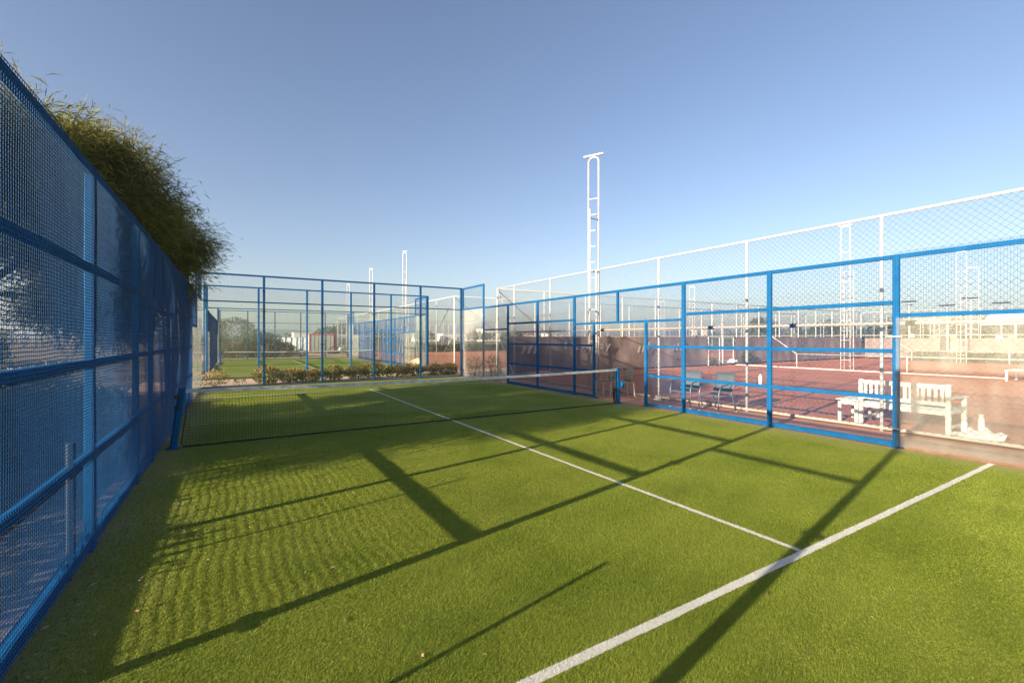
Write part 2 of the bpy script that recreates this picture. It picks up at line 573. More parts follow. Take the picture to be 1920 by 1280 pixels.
# short synthetic blades, dense near the viewpoint and thinning with distance
def blades(name, n, rmin, rmax, keep, m, h0=0.007, h1=0.014):
    ang = rng.uniform(R(-19), R(84), n)          # measured from +Y towards +X
    rad = np.exp(rng.uniform(math.log(rmin), math.log(rmax), n))
    x = CAM.x + rad * np.sin(ang); y = CAM.y + rad * np.cos(ang)
    ok = (x > -4.95) & (x < 4.95) & (y < 9.9) & keep(x, y)
    x, y, rad = x[ok], y[ok], rad[ok]
    k = len(x)
    s = np.clip(rad / 4.0, 0.65, 1.35)
    a = rng.uniform(0, 2 * np.pi, k)
    w = 0.0022 * s
    h = rng.uniform(h0, h1, k)
    lean = rng.uniform(0.2, 1.1, k) * h
    la = rng.uniform(0, 2 * np.pi, k)
    B0 = np.stack([x + np.cos(a) * w, y + np.sin(a) * w, np.zeros(k)], 1)
    B1 = np.stack([x - np.cos(a) * w, y - np.sin(a) * w, np.zeros(k)], 1)
    T = np.stack([x + np.cos(la) * lean + 0.3 * h, y + np.sin(la) * lean, h], 1)
    return quads(name, np.stack([B0, B1, T], 1), m, None, 'stuff', 3)
on_line = lambda x, y: ((np.abs(y + 6.952) < 0.0325) | (np.abs(y - 6.952) < 0.0325) | ((np.abs(x) < 0.027) & (np.abs(y) < 6.9)))
blades('turf_blades', 1000000, 1.7, 11, lambda x, y: ~on_line(x, y) & (np.abs(x) < 4.95 - np.abs(rng.normal(size=len(x))) * 0.3), M['blade'])
blades('line_blades', 700000, 1.7, 9, lambda x, y: on_line(x, y), M['blade_white'], 0.008, 0.013)

# ------------------------------------------------------------------ blue court enclosure
def mesh_panel(root, X, y0, y1, z0, z1, pitch=0.05, r=0.0018, wob=0.0):
    s_side = X if wob else 1
    """welded wire panel in the plane x = X, with the gentle waves of a real panel"""
    mb = MB()
    ys = np.arange(y0, y1 + 1e-6, pitch * 1.25 if wob else pitch); zs = np.arange(z0, z1 + 1e-6, pitch)
    def dx(y, z):
        if not wob:
            return 0 * y
        return wob * (np.sin(y * 4.1 + 1.3 * z) + 0.6 * np.sin(y * 9.7 + z * 3.1) + 0.5 * np.sin(z * 7.3 - y * 2.0))
    def dz(y, z):
        if not wob:
            return 0 * y
        return wob * 1.6 * (np.sin(y * 5.3 + z) + 0.6 * np.sin(y * 12.1 + 2 * z))
    segz = np.linspace(z0, z1, 8 if wob else 2)
    for a, b in zip(segz[:-1], segz[1:]):
        A = np.stack([X + dx(ys, a) + 0 * ys, ys, a + 0 * ys], 1)
        B = np.stack([X + dx(ys, b) + 0 * ys, ys, b + 0 * ys], 1)
        mb.wires(A, B, r)
    segy = np.linspace(y0, y1, 17 if wob else 2)
    for a, b in zip(segy[:-1], segy[1:]):
        A = np.stack([X + dx(a + 0 * zs, zs) + 2 * r, a + 0 * zs, zs + dz(a, zs)], 1)
        B = np.stack([X + dx(b + 0 * zs, zs) + 2 * r, b + 0 * zs, zs + dz(b, zs)], 1)
        mb.wires(A, B, r * (2.0 if s_side < 0 else 1.4))
    return mb.build('wire_mesh', M['wire'], root, kind='stuff')

def pane(root, a, b, m):
    return MB().box(a, b).build('glass_pane', m, root)

def clamp_pair(post, x, y, zs, axis):
    for z in zs:
        if axis == 'x':
            MB().bbox((x - 0.09, y - 0.022, z - 0.012), (x + 0.09, y + 0.03, z + 0.012), 0.004).build('glass_clamp', M['black'], post)
        else:
            MB().bbox((x - 0.022, y - 0.09, z - 0.012), (x + 0.03, y + 0.09, z + 0.012), 0.004).build('glass_clamp', M['steel'], post)

def side_fence(label, X, side, cy, door, near, wob=0.0, pitch=0.05, r=0.0024):
    """side = -1: left fence (outside is -x); +1: right fence"""
    root = thing('padel_fence', label, 'fence', (X, cy, 0), group='blue side fences of the padel courts')
    s = side
    PW = 0.045
    top3 = 3.09 if s < 0 and wob else 3.02
    o = lambda d: X + s * d           # outward offset
    def post(y, h, w=PW, z0=0.0):
        mb = MB().bbox((o(0.012), cy + y - w, z0), (o(0.066), cy + y + w, h), 0.006)
        if z0 == 0.0:
            mb.bbox((o(0.0), cy + y - w - 0.05, 0.0), (o(0.16), cy + y + w + 0.05, 0.012), 0.003)
        return mb.build('post', M['blue'], root)
    def rail(y0, y1, z, t=0.03, d=0.045):
        a, b = cy + y0 + PW + 0.001, cy + y1 - PW - 0.001
        return MB().bbox((o(0.014), a, z - t), (o(0.014 + d), b, z + t), 0.005).build('rail', M['blue'], root)
    posts = [-10, -8, -6, -4, -2, 2, 4, 6, 8, 10]
    hs = {-10: 4.03, -8: 4.03, 8: 4.03, 10: 4.03}
    P = {}
    for y in posts:
        P[y] = post(y, hs.get(y, top3 + 0.03), PW)
    dy = (-0.86, 1.1)
    for y in dy:
        post(y, 2.13 if door else 3.0, 0.04)
    mz = 0.0
    xm = o(0.004)
    # mesh bays
    for a, b in ((-6, -4), (-4, -2), (2, 4), (4, 6)):
        for z in (0.085 if s < 0 else 0.05, 0.78, 1.52, 2.29):
            rail(a, b, z, 0.034 if z > 0.1 else 0.045)
        rail(a, b, top3 - 0.005, 0.034)
        mesh_panel(root, xm, cy + a, cy + b, 0.04, top3 + 0.025, pitch, r, wob)
    for a, b in ((-2, dy[0]), (dy[1], 2)):
        for z in (0.05, 0.78, 1.52):
            MB().bbox((o(0.014), cy + a + 0.046, z - 0.03), (o(0.07), cy + b - 0.046, z + 0.03), 0.005).build('rail', M['blue'], root)
        mesh_panel(root, xm, cy + a, cy + b, 0.04, 2.15, pitch, r, wob)
    MB().bbox((o(0.016), cy - 2 + 0.047, 2.135), (o(0.07), cy + 2 - 0.047, 2.195), 0.005).build('lintel', M['blue'], root)
    rail(-2, 2, top3 - 0.005, 0.034)
    post(0.14, 2.98, 0.035, 2.197)
    mesh_panel(root, xm, cy - 2, cy + 2, 2.16, top3 + 0.025, pitch, r, wob)
    if not door:
        for z in (0.05, 0.78, 1.52):
            MB().bbox((o(0.014), cy + dy[0] + 0.042, z - 0.03), (o(0.07), cy + dy[1] - 0.042, z + 0.03), 0.005).build('rail', M['blue'], root)
        mesh_panel(root, xm, cy + dy[0], cy + dy[1], 0.04, 2.15, pitch, r, wob)
        for y in (-7.06, -4.58):
            MB().tube([(o(0.03), cy + y, 0), (o(0.03), cy + y, 0.98)], 0.018, 8).build('half_post', M['black'], root)
    # stepped ends: 2 m glass with 1 m of mesh, then 3 m glass with 1 m of mesh
    for a, b in ((-8, -6), (6, 8)):
        rail(a, b, 2.085, 0.03)
        rail(a, b, top3 - 0.005, 0.034)
        mesh_panel(root, xm, cy + a, cy + b, 2.08, 3.08, pitch, r, wob)
        pane(root, (o(-0.008), cy + a + 0.006, 0.02), (o(0.004), cy + b - 0.006, 2.045), M['glass'])
    for a, b in ((-10, -8), (8, 10)):
        rail(a, b, 3.05, 0.03)
        rail(a, b, 3.99, 0.034)
        mesh_panel(root, xm, cy + a, cy + b, 3.04, 4.06, pitch, r, wob)
        pane(root, (o(-0.008), cy + a + 0.006, 0.02), (o(0.004), cy + b - 0.006, 3.0), M['glass'])
    for y in (-8, -6, 6, 8):
        clamp_pair(P[y], o(-0.004), cy + y, (0.3, 1.75) if abs(y) == 6 else (0.3, 1.5, 2.7), 'y')
    return root

def back_wall(label, Y, side, m):
    """side = +1: wall at the far end of its court (posts beyond the glass)"""
    root = thing('glass_wall', label, 'glass wall', (0, Y, 0), group='glass end walls of the padel courts')
    o = lambda d: Y + side * d
    for x in (-5, -3, -1, 1, 3, 5):
        px = x + (0.06 if x == -5 else -0.06 if x == 5 else 0)
        p = MB().bbox((px - 0.04, o(0.014), 0), (px + 0.04, o(0.094), 4.03), 0.006).build('post', M['blue'], root)
        clamp_pair(p, px, o(-0.006), (0.3, 1.5, 2.72), 'x')
    for z, t in ((3.04, 0.022), (4.0, 0.03)):
        for x in (-5, -3, -1, 1, 3):
            a = x + (0.11 if x == -5 else 0.042); b = x + 2 - (0.11 if x == 3 else 0.042)
            MB().bbox((a, o(0.016), z - t), (b, o(0.066), z + t), 0.005).build('rail', M['blue'], root)
    for x in (-5, -3, -1, 1, 3):
        pane(root, (x + 0.012, o(-0.012), 0.03), (x + 1.988, o(0.0), 3.0), m)
    mb = MB()
    xs = np.arange(-4.98, 4.99, 0.04); zs = np.arange(3.06, 4.04, 0.04)
    mb.wires(np.stack([xs, 0 * xs + o(0.006), 0 * xs + 3.03], 1), np.stack([xs, 0 * xs + o(0.006), 0 * xs + 4.05], 1), 0.0012)
    mb.wires(np.stack([0 * zs - 4.98, 0 * zs + o(0.009), zs], 1), np.stack([0 * zs + 4.98, 0 * zs + o(0.009), zs], 1), 0.0012)
    mb.build('wire_mesh', M['wire'], root, kind='stuff')
    MB().bbox((-4.97, o(0.004), 0.0), (4.97, o(0.012), 0.028), 0.002).build('glass_channel', M['blue'], root)
    # low kerb under the wall
    MB().bbox((-5.1, o(0.1), -0.03), (5.1, o(0.19), 0.035), 0.01).build('kerb', M['kerb'], root)
    return root

side_fence('long blue mesh side fence in shade with the big tree right behind it', -4.89, -1, E1, False, True, wob=0.0025, pitch=0.024, r=0.0014)
side_fence('sunlit blue mesh fence with an open doorway between near green court and red clay', 5.0, 1, E1, True, True, wob=0.002, pitch=0.025, r=0.0011)
back_wall('glass end wall of the near green court, low shrubs right behind it', E1 + 9.97, 1, M['glass_back'])
side_fence('blue mesh side fence of the second green court, beside the far bushes', -5.0, -1, P2, False, False)
side_fence('blue mesh side fence of the second green court, beside the ladder and far masts', 5.0, 1, P2, True, False)
back_wall('nearer glass end wall of the second green court, just beyond the shrubs', P2 - 10, -1, M['glass_back'])
back_wall('farthest glass end wall, in front of the cabins and far bushes', P2 + 10, 1, M['glass_back'])
k = MB().bbox((-5.12, -11, -0.02), (-4.985, 10.1, 0.075), 0.01).build('kerb', M['kerb'])  # added dark strip under the left fence; its shadow closes the lit gap
k['kind'] = 'structure'
# red-brown kerb of the right side
k = MB().bbox((5.0, -12, -0.02), (5.06, -5.98, 0.03), 0.008).build('kerb', M['redkerb'])
k['kind'] = 'structure'

# ------------------------------------------------------------------ nets
def padel_net(label, cy, full=True):
    root = thing('padel_net', label, 'net', (0, cy, 0), group='nets of the padel courts')
    xa, xb = -4.62, 4.72
    hl, hr, hm = 0.92, 0.92, 0.875
    def top(x):
        t = (x - xa) / (xb - xa)
        return hl + (hm - hl) * 4 * t * (1 - t)
    xs = np.linspace(xa, xb, 33)
    # white band, folded over the cord
    mb = MB()
    v, f = [], []
    for x in xs:
        z = top(x)
        v += [(x, cy - 0.008, z - 0.058), (x, cy - 0.009, z - 0.004), (x, cy, z), (x, cy + 0.009, z - 0.004), (x, cy + 0.008, z - 0.058)]
    for i in range(len(xs) - 1):
        for k_ in range(4):
            f.append((5 * i + k_, 5 * i + 5 + k_, 5 * i + 6 + k_, 5 * i + k_ + 1))
    mb.add(v, f).build('band', M['band'], root)
    mb = MB()
    gx = np.arange(xa, xb, 0.045)
    tz = hl + (hm - hl) * 4 * ((gx - xa) / (xb - xa)) * (1 - (gx - xa) / (xb - xa)) - 0.05
    mb.wires(np.stack([gx, 0 * gx + cy, 0 * gx + 0.03], 1), np.stack([gx, 0 * gx + cy, tz], 1), 0.0014)
    for q in np.linspace(0.03, 0.96, 19):
        pts = np.stack([xs, 0 * xs + cy + 0.002, q * np.array([top(x) for x in xs])], 1)
        mb.wires(pts[:-1], pts[1:], 0.0014)
    mb.build('netting', M['net'], root, kind='stuff')
    # the black hem lying on the turf
    mb = MB()
    hx = np.linspace(xa, xb, 80)
    mb.tube([(x, cy + random.uniform(-0.008, 0.008), 0.014 + random.uniform(-0.004, 0.004)) for x in hx], 0.012, 5)
    mb.build('hem', M['net'], root)
    # posts: square tube, the left one leans
    for sx, lean in ((-1, 0.12), (1, -0.02)):
        bx = -4.74 if sx < 0 else 4.78
        mb = MB().tube([(bx, cy - 0.02, 0), (bx + lean, cy - 0.01, 0.95)], 0.05, 4 if sx > 0 else 8)
        mb.bbox((bx - 0.09, cy - 0.1, 0), (bx + 0.09, cy + 0.08, 0.014), 0.004)
        p = mb.build('post', M['blue'], root)
        if sx > 0:
            MB().tube([(bx + 0.05, cy - 0.04, 0.5), (bx + 0.13, cy - 0.04, 0.5)], 0.085, 14).build('winch', M['blue'], p)
        else:
            mb = MB()
            for z in (0.62, 0.78):
                mb.bbox((bx + 0.02, cy - 0.09, z), (bx + 0.1, cy - 0.06, z + 0.05), 0.006)
            mb.build('cleat', M['black'], p)
        mb = MB()
        n = 12
        for j in range(3 if sx > 0 else 1):
            mb.tube([(bx - sx * (0.10 + 0.02 * j) - lean * -0.9 * i / n, cy + 0.02 * j - 0.03 + random.uniform(-0.01, 0.01), 0.04 + 0.82 * i / n) for i in range(n + 1)], [(0.013 if sx > 0 else 0.008) - 0.004 * abs(i / n - 0.3) for i in range(n + 1)], 6)
        mb.build('gathered_net_end', M['net'], root)
    return root
padel_net('low black net with grey-white band across the near green court', P1)
padel_net('low net with white band across the second green court behind the glass', P2)

# ------------------------------------------------------------------ white chain-link fences
def chain_fence(label, a, b, n_bay, h=4.0, braces=(), mid=2.0, pitch=0.115, rw=0.0024, couplings=(), bottom=True, pr=0.0305, top_m='white', posts=None):
    a = Vector((*a, 0)); b = Vector((*b, 0))
    root = thing('chain_link_fence', label, 'fence', a, group='tall white chain-link fences')
    t = (b - a); L = t.length; t.normalize()
    P = lambda s, z: a + t * s + Vector((0, 0, z))
    bl = L / n_bay
    for i in range(n_bay + 1):
        sp = posts[i] if posts else i * bl
        mb = MB().tube([P(sp, -0.02), P(sp, h)], pr, 8)
        p = mb.build('post', M['white'], root, smooth=True)
        for z in ((1.05, 2.45) if pr > 0.03 and i < 9 else ()):
            MB().tube([P(sp, z - 0.03), P(sp, z + 0.03)], pr + 0.006, 8).build('tie_band', M['steel'], p)
    MB().tube([P(-0.05, h + 0.02), P(L + 0.05, h + 0.02)], 0.025, 8).build('top_rail', M[top_m], root, smooth=True)
    if mid:
        MB().tube([P(0, mid), P(L, mid)], 0.034, 8).build('middle_rail', M['cream'], root, smooth=True)
    if bottom:
        MB().tube([P(0, 0.05), P(L, 0.05)], 0.034, 8).build('bottom_rail', M['cream'], root, smooth=True)
    for s in couplings:
        MB().tube([P(s - 0.07, mid), P(s + 0.07, mid)], 0.05, 8).build('coupling', M['black'], root)
    for (s0, z0, s1, z1) in braces:
        MB().tube([P(s0, z0), P(s1, z1)], 0.022, 6).build('brace', M['steel'] if z0 > 3 else M['white'], root)
    # diamond wire
    A, B = [], []
    z0, z1 = 0.06, h
    H = z1 - z0
    off = Vector((-t.y, t.x, 0)) * 0.0
    for s in np.arange(-H, L, pitch):
        s0, s1 = max(s, 0), min(s + H, L)
        if s1 > s0:
            A.append(P(s0, z0 + (s0 - s))); B.append(P(s1, z0 + (s1 - s)))
            A.append(P(s0, z1 - (s0 - s))); B.append(P(s1, z1 - (s1 - s)))
    mb = MB().wires([tuple(x + Vector((-t.y, t.x, 0)) * 0.038) for x in A], [tuple(x + Vector((-t.y, t.x, 0)) * 0.038) for x in B], rw)
    mb.build('chain_link', M['galv'], root, kind='stuff')
    return root

F1 = chain_fence('nearest tall white chain-link fence, running behind the bench and the doorway', (6.45, -13.05), (6.45, 9.4), 9,
    couplings=[15.42, 11.44, 9.44, 7.44], posts=[0, 2.62, 5.25, 7.87, 10.5, 13.12, 15.75, 18.37, 21.0, 22.45])
# bays of 2.48 m; corner braces
t1 = F1
for (p0, p1, mm) in (((6.45, 9.4, 3.95), (6.45, 7.95, 2.05), 'steel'), ((6.45, 9.4, 1.95), (6.45, 7.95, 0.08), 'white')):
    MB().tube([p0, p1], 0.022, 6).build('brace', M[mm], F1)
F2 = chain_fence('tall white chain-link fence behind the dark lettered windscreen', (6.45, 9.42), (43.45, 9.42), 14,
    braces=[(0, 3.95, 2.64, 2.05), (18.5, 3.95, 21.14, 2.05), (18.5, 3.95, 15.86, 2.05)], mid=None, bottom=False, top_m='steel')
F3 = chain_fence('white chain-link fence along the sandy path behind the windscreen fence', (6.3, 13.9), (43.3, 13.9), 14,
    braces=[(0, 3.95, 2.64, 2.05)], mid=None, bottom=False, pitch=0.14, top_m='steel', pr=0.028)
F4 = chain_fence('white chain-link fence along the right side of the second green court', (6.3, 13.95), (6.3, 47.0), 13,
    braces=[(0, 3.95, 2.54, 2.05), (0, 2.0, 2.54, 0.08)], mid=None, bottom=False, pitch=0.14, pr=0.028)
F5 = chain_fence('far white chain-link fence behind the farther red clay', (6.4, 47.1), (43.4, 47.1), 14,
    braces=[(0, 3.95, 2.64, 2.05), (15.8, 3.95, 18.5, 2.05), (21.1, 2.0, 18.5, 0.1)], mid=2.0, bottom=False, pitch=0.3, pr=0.022, top_m='steel')
F6 = chain_fence('far white chain-link fence carrying orange boards behind the clay', (43.7, -14), (43.7, 47), 23,
    braces=[(16, 3.9, 20, 0.9), (22, 3.9, 26, 0.9)], mid=2.0, bottom=False, pitch=0.3, pr=0.022, top_m='steel')
F7 = chain_fence('farthest white chain-link fence, by the white canopy', (66.2, -14), (66.2, 60), 20, mid=None, bottom=False, pitch=0.5, pr=0.025, top_m='steel')
F8 = chain_fence('tall white chain-link fence crossing the far clay from mast to canopy', (25.2, 47.2), (25.2, 75), 10, mid=None, bottom=False, pitch=0.4, pr=0.025, top_m='steel')
F9 = chain_fence('white chain-link fence bounding the farther clay at its right end', (43.8, 9.6), (66.0, 9.6), 8, mid=None, bottom=False, pitch=0.4, pr=0.024, braces=[(0, 3.9, 2.7, 2)], top_m='steel')

# low white railing between the clay courts
def railing(label, x, y0, y1, n, h=0.8):
    root = thing('low_railing', label, 'railing', (x, y0, 0), group='low white railings between clay courts')
    for i in range(n + 1):
        y = y0 + (y1 - y0) * i / n
        MB().tube([(x, y, 0), (x, y, h)], 0.03, 8).build('post', M['white'], root, smooth=True)
    MB().tube([(x, y0, h), (x, y1, h)], 0.026, 8).build('rail', M['white'], root, smooth=True)
    MB().tube([(x, y1, h), (x, y1 + 1.6, 1.95)], 0.026, 8).build('brace', M['white'], root)
    return root
railing('low white railing beyond the first red clay, nearest one to the bench', 25.0, -26.0, 5.6, 6)
railing('low white railing beyond the second clay, in front of the green hedge', 40.6, -26, 5.0, 6)
kb = MB().bbox((24.35, -28, -0.02), (24.47, 9.2, 0.03), 0.008).build('kerb', M['plaster'])
kb['kind'] = 'structure'

# ------------------------------------------------------------------ windscreens with faded print
def windscreen(label, x0, x1, Y, z0, z1, prints=()):
    n = int((x1 - x0) / 0.25)
    mb = MB()
    v, f = [], []
    nz = 7
    for i in range(n + 1):
        x = x0 + (x1 - x0) * i / n
        for j in range(nz + 1):
            q = j / nz
            bulge = 0.04 * math.sin(x * 1.9) * math.sin(q * 3.1) + 0.025 * math.sin(x * 5.3 + q * 4 + math.sin(x)) * q * (1 - q) * 4
            sag = -0.035 * abs(math.sin(x * math.pi / 1.32)) * (q) + 0.03 * math.sin(x * 2.3) * (1 - q)
            v.append((x, Y + bulge - 0.06, z0 + (z1 - z0) * q + sag))
    for i in range(n):
        for j in range(nz):
            f.append((i * (nz + 1) + j, (i + 1) * (nz + 1) + j, (i + 1) * (nz + 1) + j + 1, i * (nz + 1) + j + 1))
    mb.add(v, f)
    o = mb.build('windscreen', M['banner'], smooth=True)
    tag(o, label, 'windscreen', 'dark windscreens hung on the chain-link fences')
    for kind_, x, z, size in prints:
        if kind_ == 'bars':
            mb = MB()
            for q in range(3):
                xx = x + q * 0.34
                zz = 0.34 + 0.12 * q
                w_ = 0.15
                mb.add([(xx, Y - 0.16, z), (xx + w_, Y - 0.16, z), (xx + w_ + zz * 0.45, Y - 0.16, z + zz), (xx + zz * 0.45, Y - 0.16, z + zz)], [(0, 1, 2, 3)])
            mb.build('logo', M['print'], o)
        else:
            cu = bpy.data.curves.new('lettering', 'FONT')
            cu.body = kind_
            cu.size = size
            cu.extrude = 0.001
            cu.materials.append(M['print'])
            tmp = bpy.data.objects.new('lettering', cu)
            col.objects.link(tmp)
            dg = bpy.context.evaluated_depsgraph_get()
            tme = bpy.data.meshes.new_from_object(tmp.evaluated_get(dg))
            bpy.data.objects.remove(tmp)
            tme.materials.clear()
            tme.materials.append(M['print'])
            t = bpy.data.objects.new('lettering', tme)
            col.objects.link(t)
            wd = max(v_.co.x for v_ in tme.vertices)
            t.scale = (3.15 / wd, 1, 1)
            t.location = (x, Y - 0.16, z)
            t.rotation_euler = (R(90), 0, 0)
            t.parent = o
    return o
windscreen('dark faded windscreen with large white lettering behind the doorway chairs', 6.9, 21.6, 9.38, 0.10, 1.84,
           [('Megaplay', 10.15, 1.17, 0.6), ('bars', 15.3, 0.95, 1), ('bars', 18.2, 1.0, 1), ('bars', 7.6, 1.0, 1)])
windscreen('dark plain windscreen to the right of the white gate frames', 24.7, 43.2, 9.38, 0.10, 1.84)

# dark screens on the far fence
for (yy0, yy1, lab) in ((4.2, 9.2, 'dark screen on the far fence between mast and green hedge'), (-6, 3.6, 'dark screen on the far fence behind the boards')):
    mb = MB()
    ys_ = np.linspace(yy0, yy1, 24)
    v = []
    for y in ys_:
        v += [(43.6 + 0.05 * math.sin(y * 3), y, 0.1), (43.62 + 0.03 * math.sin(y * 2), y, 1.75)]
    mb.add(v, [(2 * i, 2 * i + 1, 2 * i + 3, 2 * i + 2) for i in range(23)])
    tag(mb.build('windscreen', M['banner']), lab, 'windscreen', 'dark windscreens hung on the chain-link fences')

# gate frames in the windscreen fence
for i, (gx, lab) in enumerate(((21.85, 'white tubular gate frame beside the lettered windscreen'), (23.35, 'white tubular gate frame with a white bag at its foot'))):
    root = thing('gate', lab, 'gate', (gx, 9.36, 0), group='white gates in the chain-link fence')
    for x in (0, 1.15):
        MB().tube([(gx + x, 9.36, 0), (gx + x, 9.36, 1.82)], 0.035, 8).build('stile', M['white'], root)
    for z in (0.08, 0.95, 1.80):
        MB().tube([(gx, 9.36, z), (gx + 1.15, 9.36, z)], 0.028, 8).build('rail', M['white'], root)
    mb = MB()
    q = np.arange(0.05, 1.1, 0.115)
    mb.wires([(gx + x, 9.36, 0.1) for x in q], [(gx + x, 9.36, 1.78) for x in q], 0.003)
    mb.build('chain_link', M['galv'], root, kind='stuff')

# ------------------------------------------------------------------ light masts
def mast(label, x, y, h=8.0, low=5.8, w=0.40, rz=0.0, bar=0.7, legs=3):
    root = thing('light_mast', label, 'light mast', (0, 0, 0), group='white lattice light masts')
    a = MB()
    top = h - 0.1
    # two tall legs joined by a bent top
    for yy in (0.0,):
        pts = [(0, -w / 2, 0), (0, -w / 2, top - 0.12), (0, -w / 2 + 0.05, top - 0.03), (0, -w / 2 + 0.13, top), (0, w / 2 - 0.13, top), (0, w / 2 - 0.05, top - 0.03), (0, w / 2, top - 0.12), (0, w / 2, 0)]
        a.tube(pts, 0.029, 8)
    a.build('tall_legs', M['white'], root, smooth=True)
    back = [(0.36, 0.0)] if legs == 3 else [(0.40, -w / 2), (0.40, w / 2)]
    for (bx, by) in back:
        MB().tube([(bx, by, 0), (bx, by, low + 0.25)], 0.026, 8).build('short_leg', M['white'], root, smooth=True)
    z = 0.55
    while z < h - 1.2:
        MB().tube([(0, -w / 2, z), (0, w / 2, z)], 0.016, 6).build('rung', M['white'], root)
        z += 0.54
    for z in (0.9, 2.3, 3.97, low - 0.05):
        mb = MB()
        for (bx, by) in back:
            for s in (-1, 1):
                mb.tube([(0, s * w / 2, z), (bx, by, z)], 0.02, 6)
        mb.build('bracket', M['steel'], root)
    MB().bbox((-0.035, -bar / 2, h - 0.055), (0.035, bar / 2, h), 0.008).build('crossbar', M['white'], root)
    return place(root, (x, y, 0), rz)
mast('nearest white lattice light mast, rising above the doorway', 6.55, 2.95, 8.0, 5.8, 0.36, R(208))
mast('white lattice light mast beyond the first clay, seen right of the tallest mast', 24.9, 3.0, 8.0, 5.2, 0.45, R(0), legs=4)
mast('white lattice light mast behind the low railings, left of the white canopy', 40.2, 2.1, 8.0, 5.0, 0.5, R(20))
mast('white lattice light mast standing in front of the white canopy', 60.0, 6.2, 9.0, 5.5, 0.9, R(20))
mast('white light mast beyond the glass, tallest of the three behind the second court', 6.5, 23.0, 8.0, 5.6, 0.26, R(60), 0.36)
mast('white light mast beyond the glass, middle one of three behind the second court', 6.5, 32.4, 8.0, 5.3, 0.26, R(60), 0.36)
mast('white light mast beyond the glass, smallest of three behind the second court', 6.5, 42.0, 7.6, 5.3, 0.26, R(60), 0.36)
mast('distant white light mast over the windscreen, left of the second mast', 43.0, 26.5, 8.0, 5.3, 0.6, R(30))
mast('distant white light mast farthest behind the windscreen', 62.0, 47.0, 8.6, 5.3, 0.7, R(30))

# ------------------------------------------------------------------ bench, table, heap, bottles
def bench():
    root = thing('bench', 'white slatted garden bench with its back to the court, dark shadow under it', 'bench')
    L, D = 1.36, 1.12          # along y, along x (back at x = 0)
    m = M['bench']
    for y in (0.0, L):
        MB().bbox((-0.035, y - 0.035, 0), (0.035, y + 0.035, 0.90), 0.008).build('back_leg', m, root)
        MB().bbox((D * 0.62 - 0.035, y - 0.035, 0), (D * 0.62 + 0.035, y + 0.035, 0.62), 0.008).build('front_leg', m, root)
        MB().bbox((0.036, y - 0.045, 0.622), (D * 0.62 + 0.08, y + 0.045, 0.652), 0.008).build('armrest', m, root)
        MB().bbox((0.036, y - 0.02, 0.36), (D * 0.62 - 0.036, y + 0.02, 0.43), 0.006).build('side_rail', m, root)
        MB().bbox((0.036, y - 0.018, 0.10), (D * 0.62 - 0.036, y + 0.018, 0.15), 0.006).build('stretcher', m, root)
    MB().bbox((-0.022, 0.036, 0.80), (0.022, L - 0.036, 0.885), 0.01).build('top_rail', m, root)
    MB().bbox((-0.022, 0.036, 0.50), (0.022, L - 0.036, 0.57), 0.008).build('lower_back_rail', m, root)
    MB().bbox((-0.02, 0.036, 0.33), (0.02, L - 0.036, 0.42), 0.008).build('seat_apron', m, root)
    MB().bbox((D * 0.62 - 0.02, 0.036, 0.33), (D * 0.62 + 0.02, L - 0.036, 0.42), 0.008).build('front_apron', m, root)
    n = 14
    for i in range(n):
        y = 0.085 + (L - 0.17) * i / (n - 1)
        w = 0.026
        MB().bbox((-0.012, y - w, 0.571), (0.012, y + w, 0.799), 0.004).build('back_slat', m, root)
    for i in range(8):
        x = 0.07 + i * 0.088
        MB().bbox((x - 0.036, 0.04, 0.424), (x + 0.036, L - 0.04, 0.446), 0.005).build('seat_slat', m, root)
    return root
place(bench(), (7.0, -5.97, 0.0), R(-3))

tb = thing('side_table', 'small white slatted table at the left end of the white bench', 'table')
for (x, y) in ((0, 0), (0.6, 0), (0, 0.3), (0.6, 0.3)):
    MB().bbox((x - 0.03, y - 0.03, 0), (x + 0.03, y + 0.03, 0.41), 0.006).build('leg', M['bench'], tb)
for i in range(7):
    MB().bbox((-0.05 + i * 0.1, -0.06, 0.442), (0.04 + i * 0.1, 0.36, 0.464), 0.005).build('top_slat', M['bench'], tb)
for y in (0.0, 0.3):
    MB().bbox((0.031, y - 0.012, 0.35), (0.569, y + 0.012, 0.44), 0.004).build('apron', M['bench'], tb)
for x in (0.0, 0.6):
    MB().bbox((x - 0.012, 0.031, 0.35), (x + 0.012, 0.269, 0.44), 0.004).build('apron', M['bench'], tb)
place(tb, (7.0, -4.56, 0), R(0))

# a second white bench far off at the right edge
tb2 = thing('bench', 'distant white bench at the end of the low railing, only its end in view', 'bench')
for (x, y) in ((0, 0), (0.6, 0), (0, 1.4), (0.6, 1.4)):
    MB().bbox((x - 0.035, y - 0.035, 0), (x + 0.035, y + 0.035, 0.9 if x == 0 else 0.42), 0.006).build('leg', M['bench'], tb2)
for i in range(7):
    MB().bbox((0.05 + i * 0.09, -0.03, 0.43), (0.125 + i * 0.09, 1.43, 0.455), 0.005).build('seat_slat', M['bench'], tb2)
MB().bbox((-0.02, 0.036, 0.8), (0.02, 1.364, 0.88), 0.006).build('top_rail', M['bench'], tb2)
for i in range(12):
    MB().bbox((-0.012, 0.1 + i * 0.105, 0.5), (0.012, 0.16 + i * 0.105, 0.799), 0.004).build('back_slat', M['bench'], tb2)
place(tb2, (24.0, -4.2, 0), R(90))

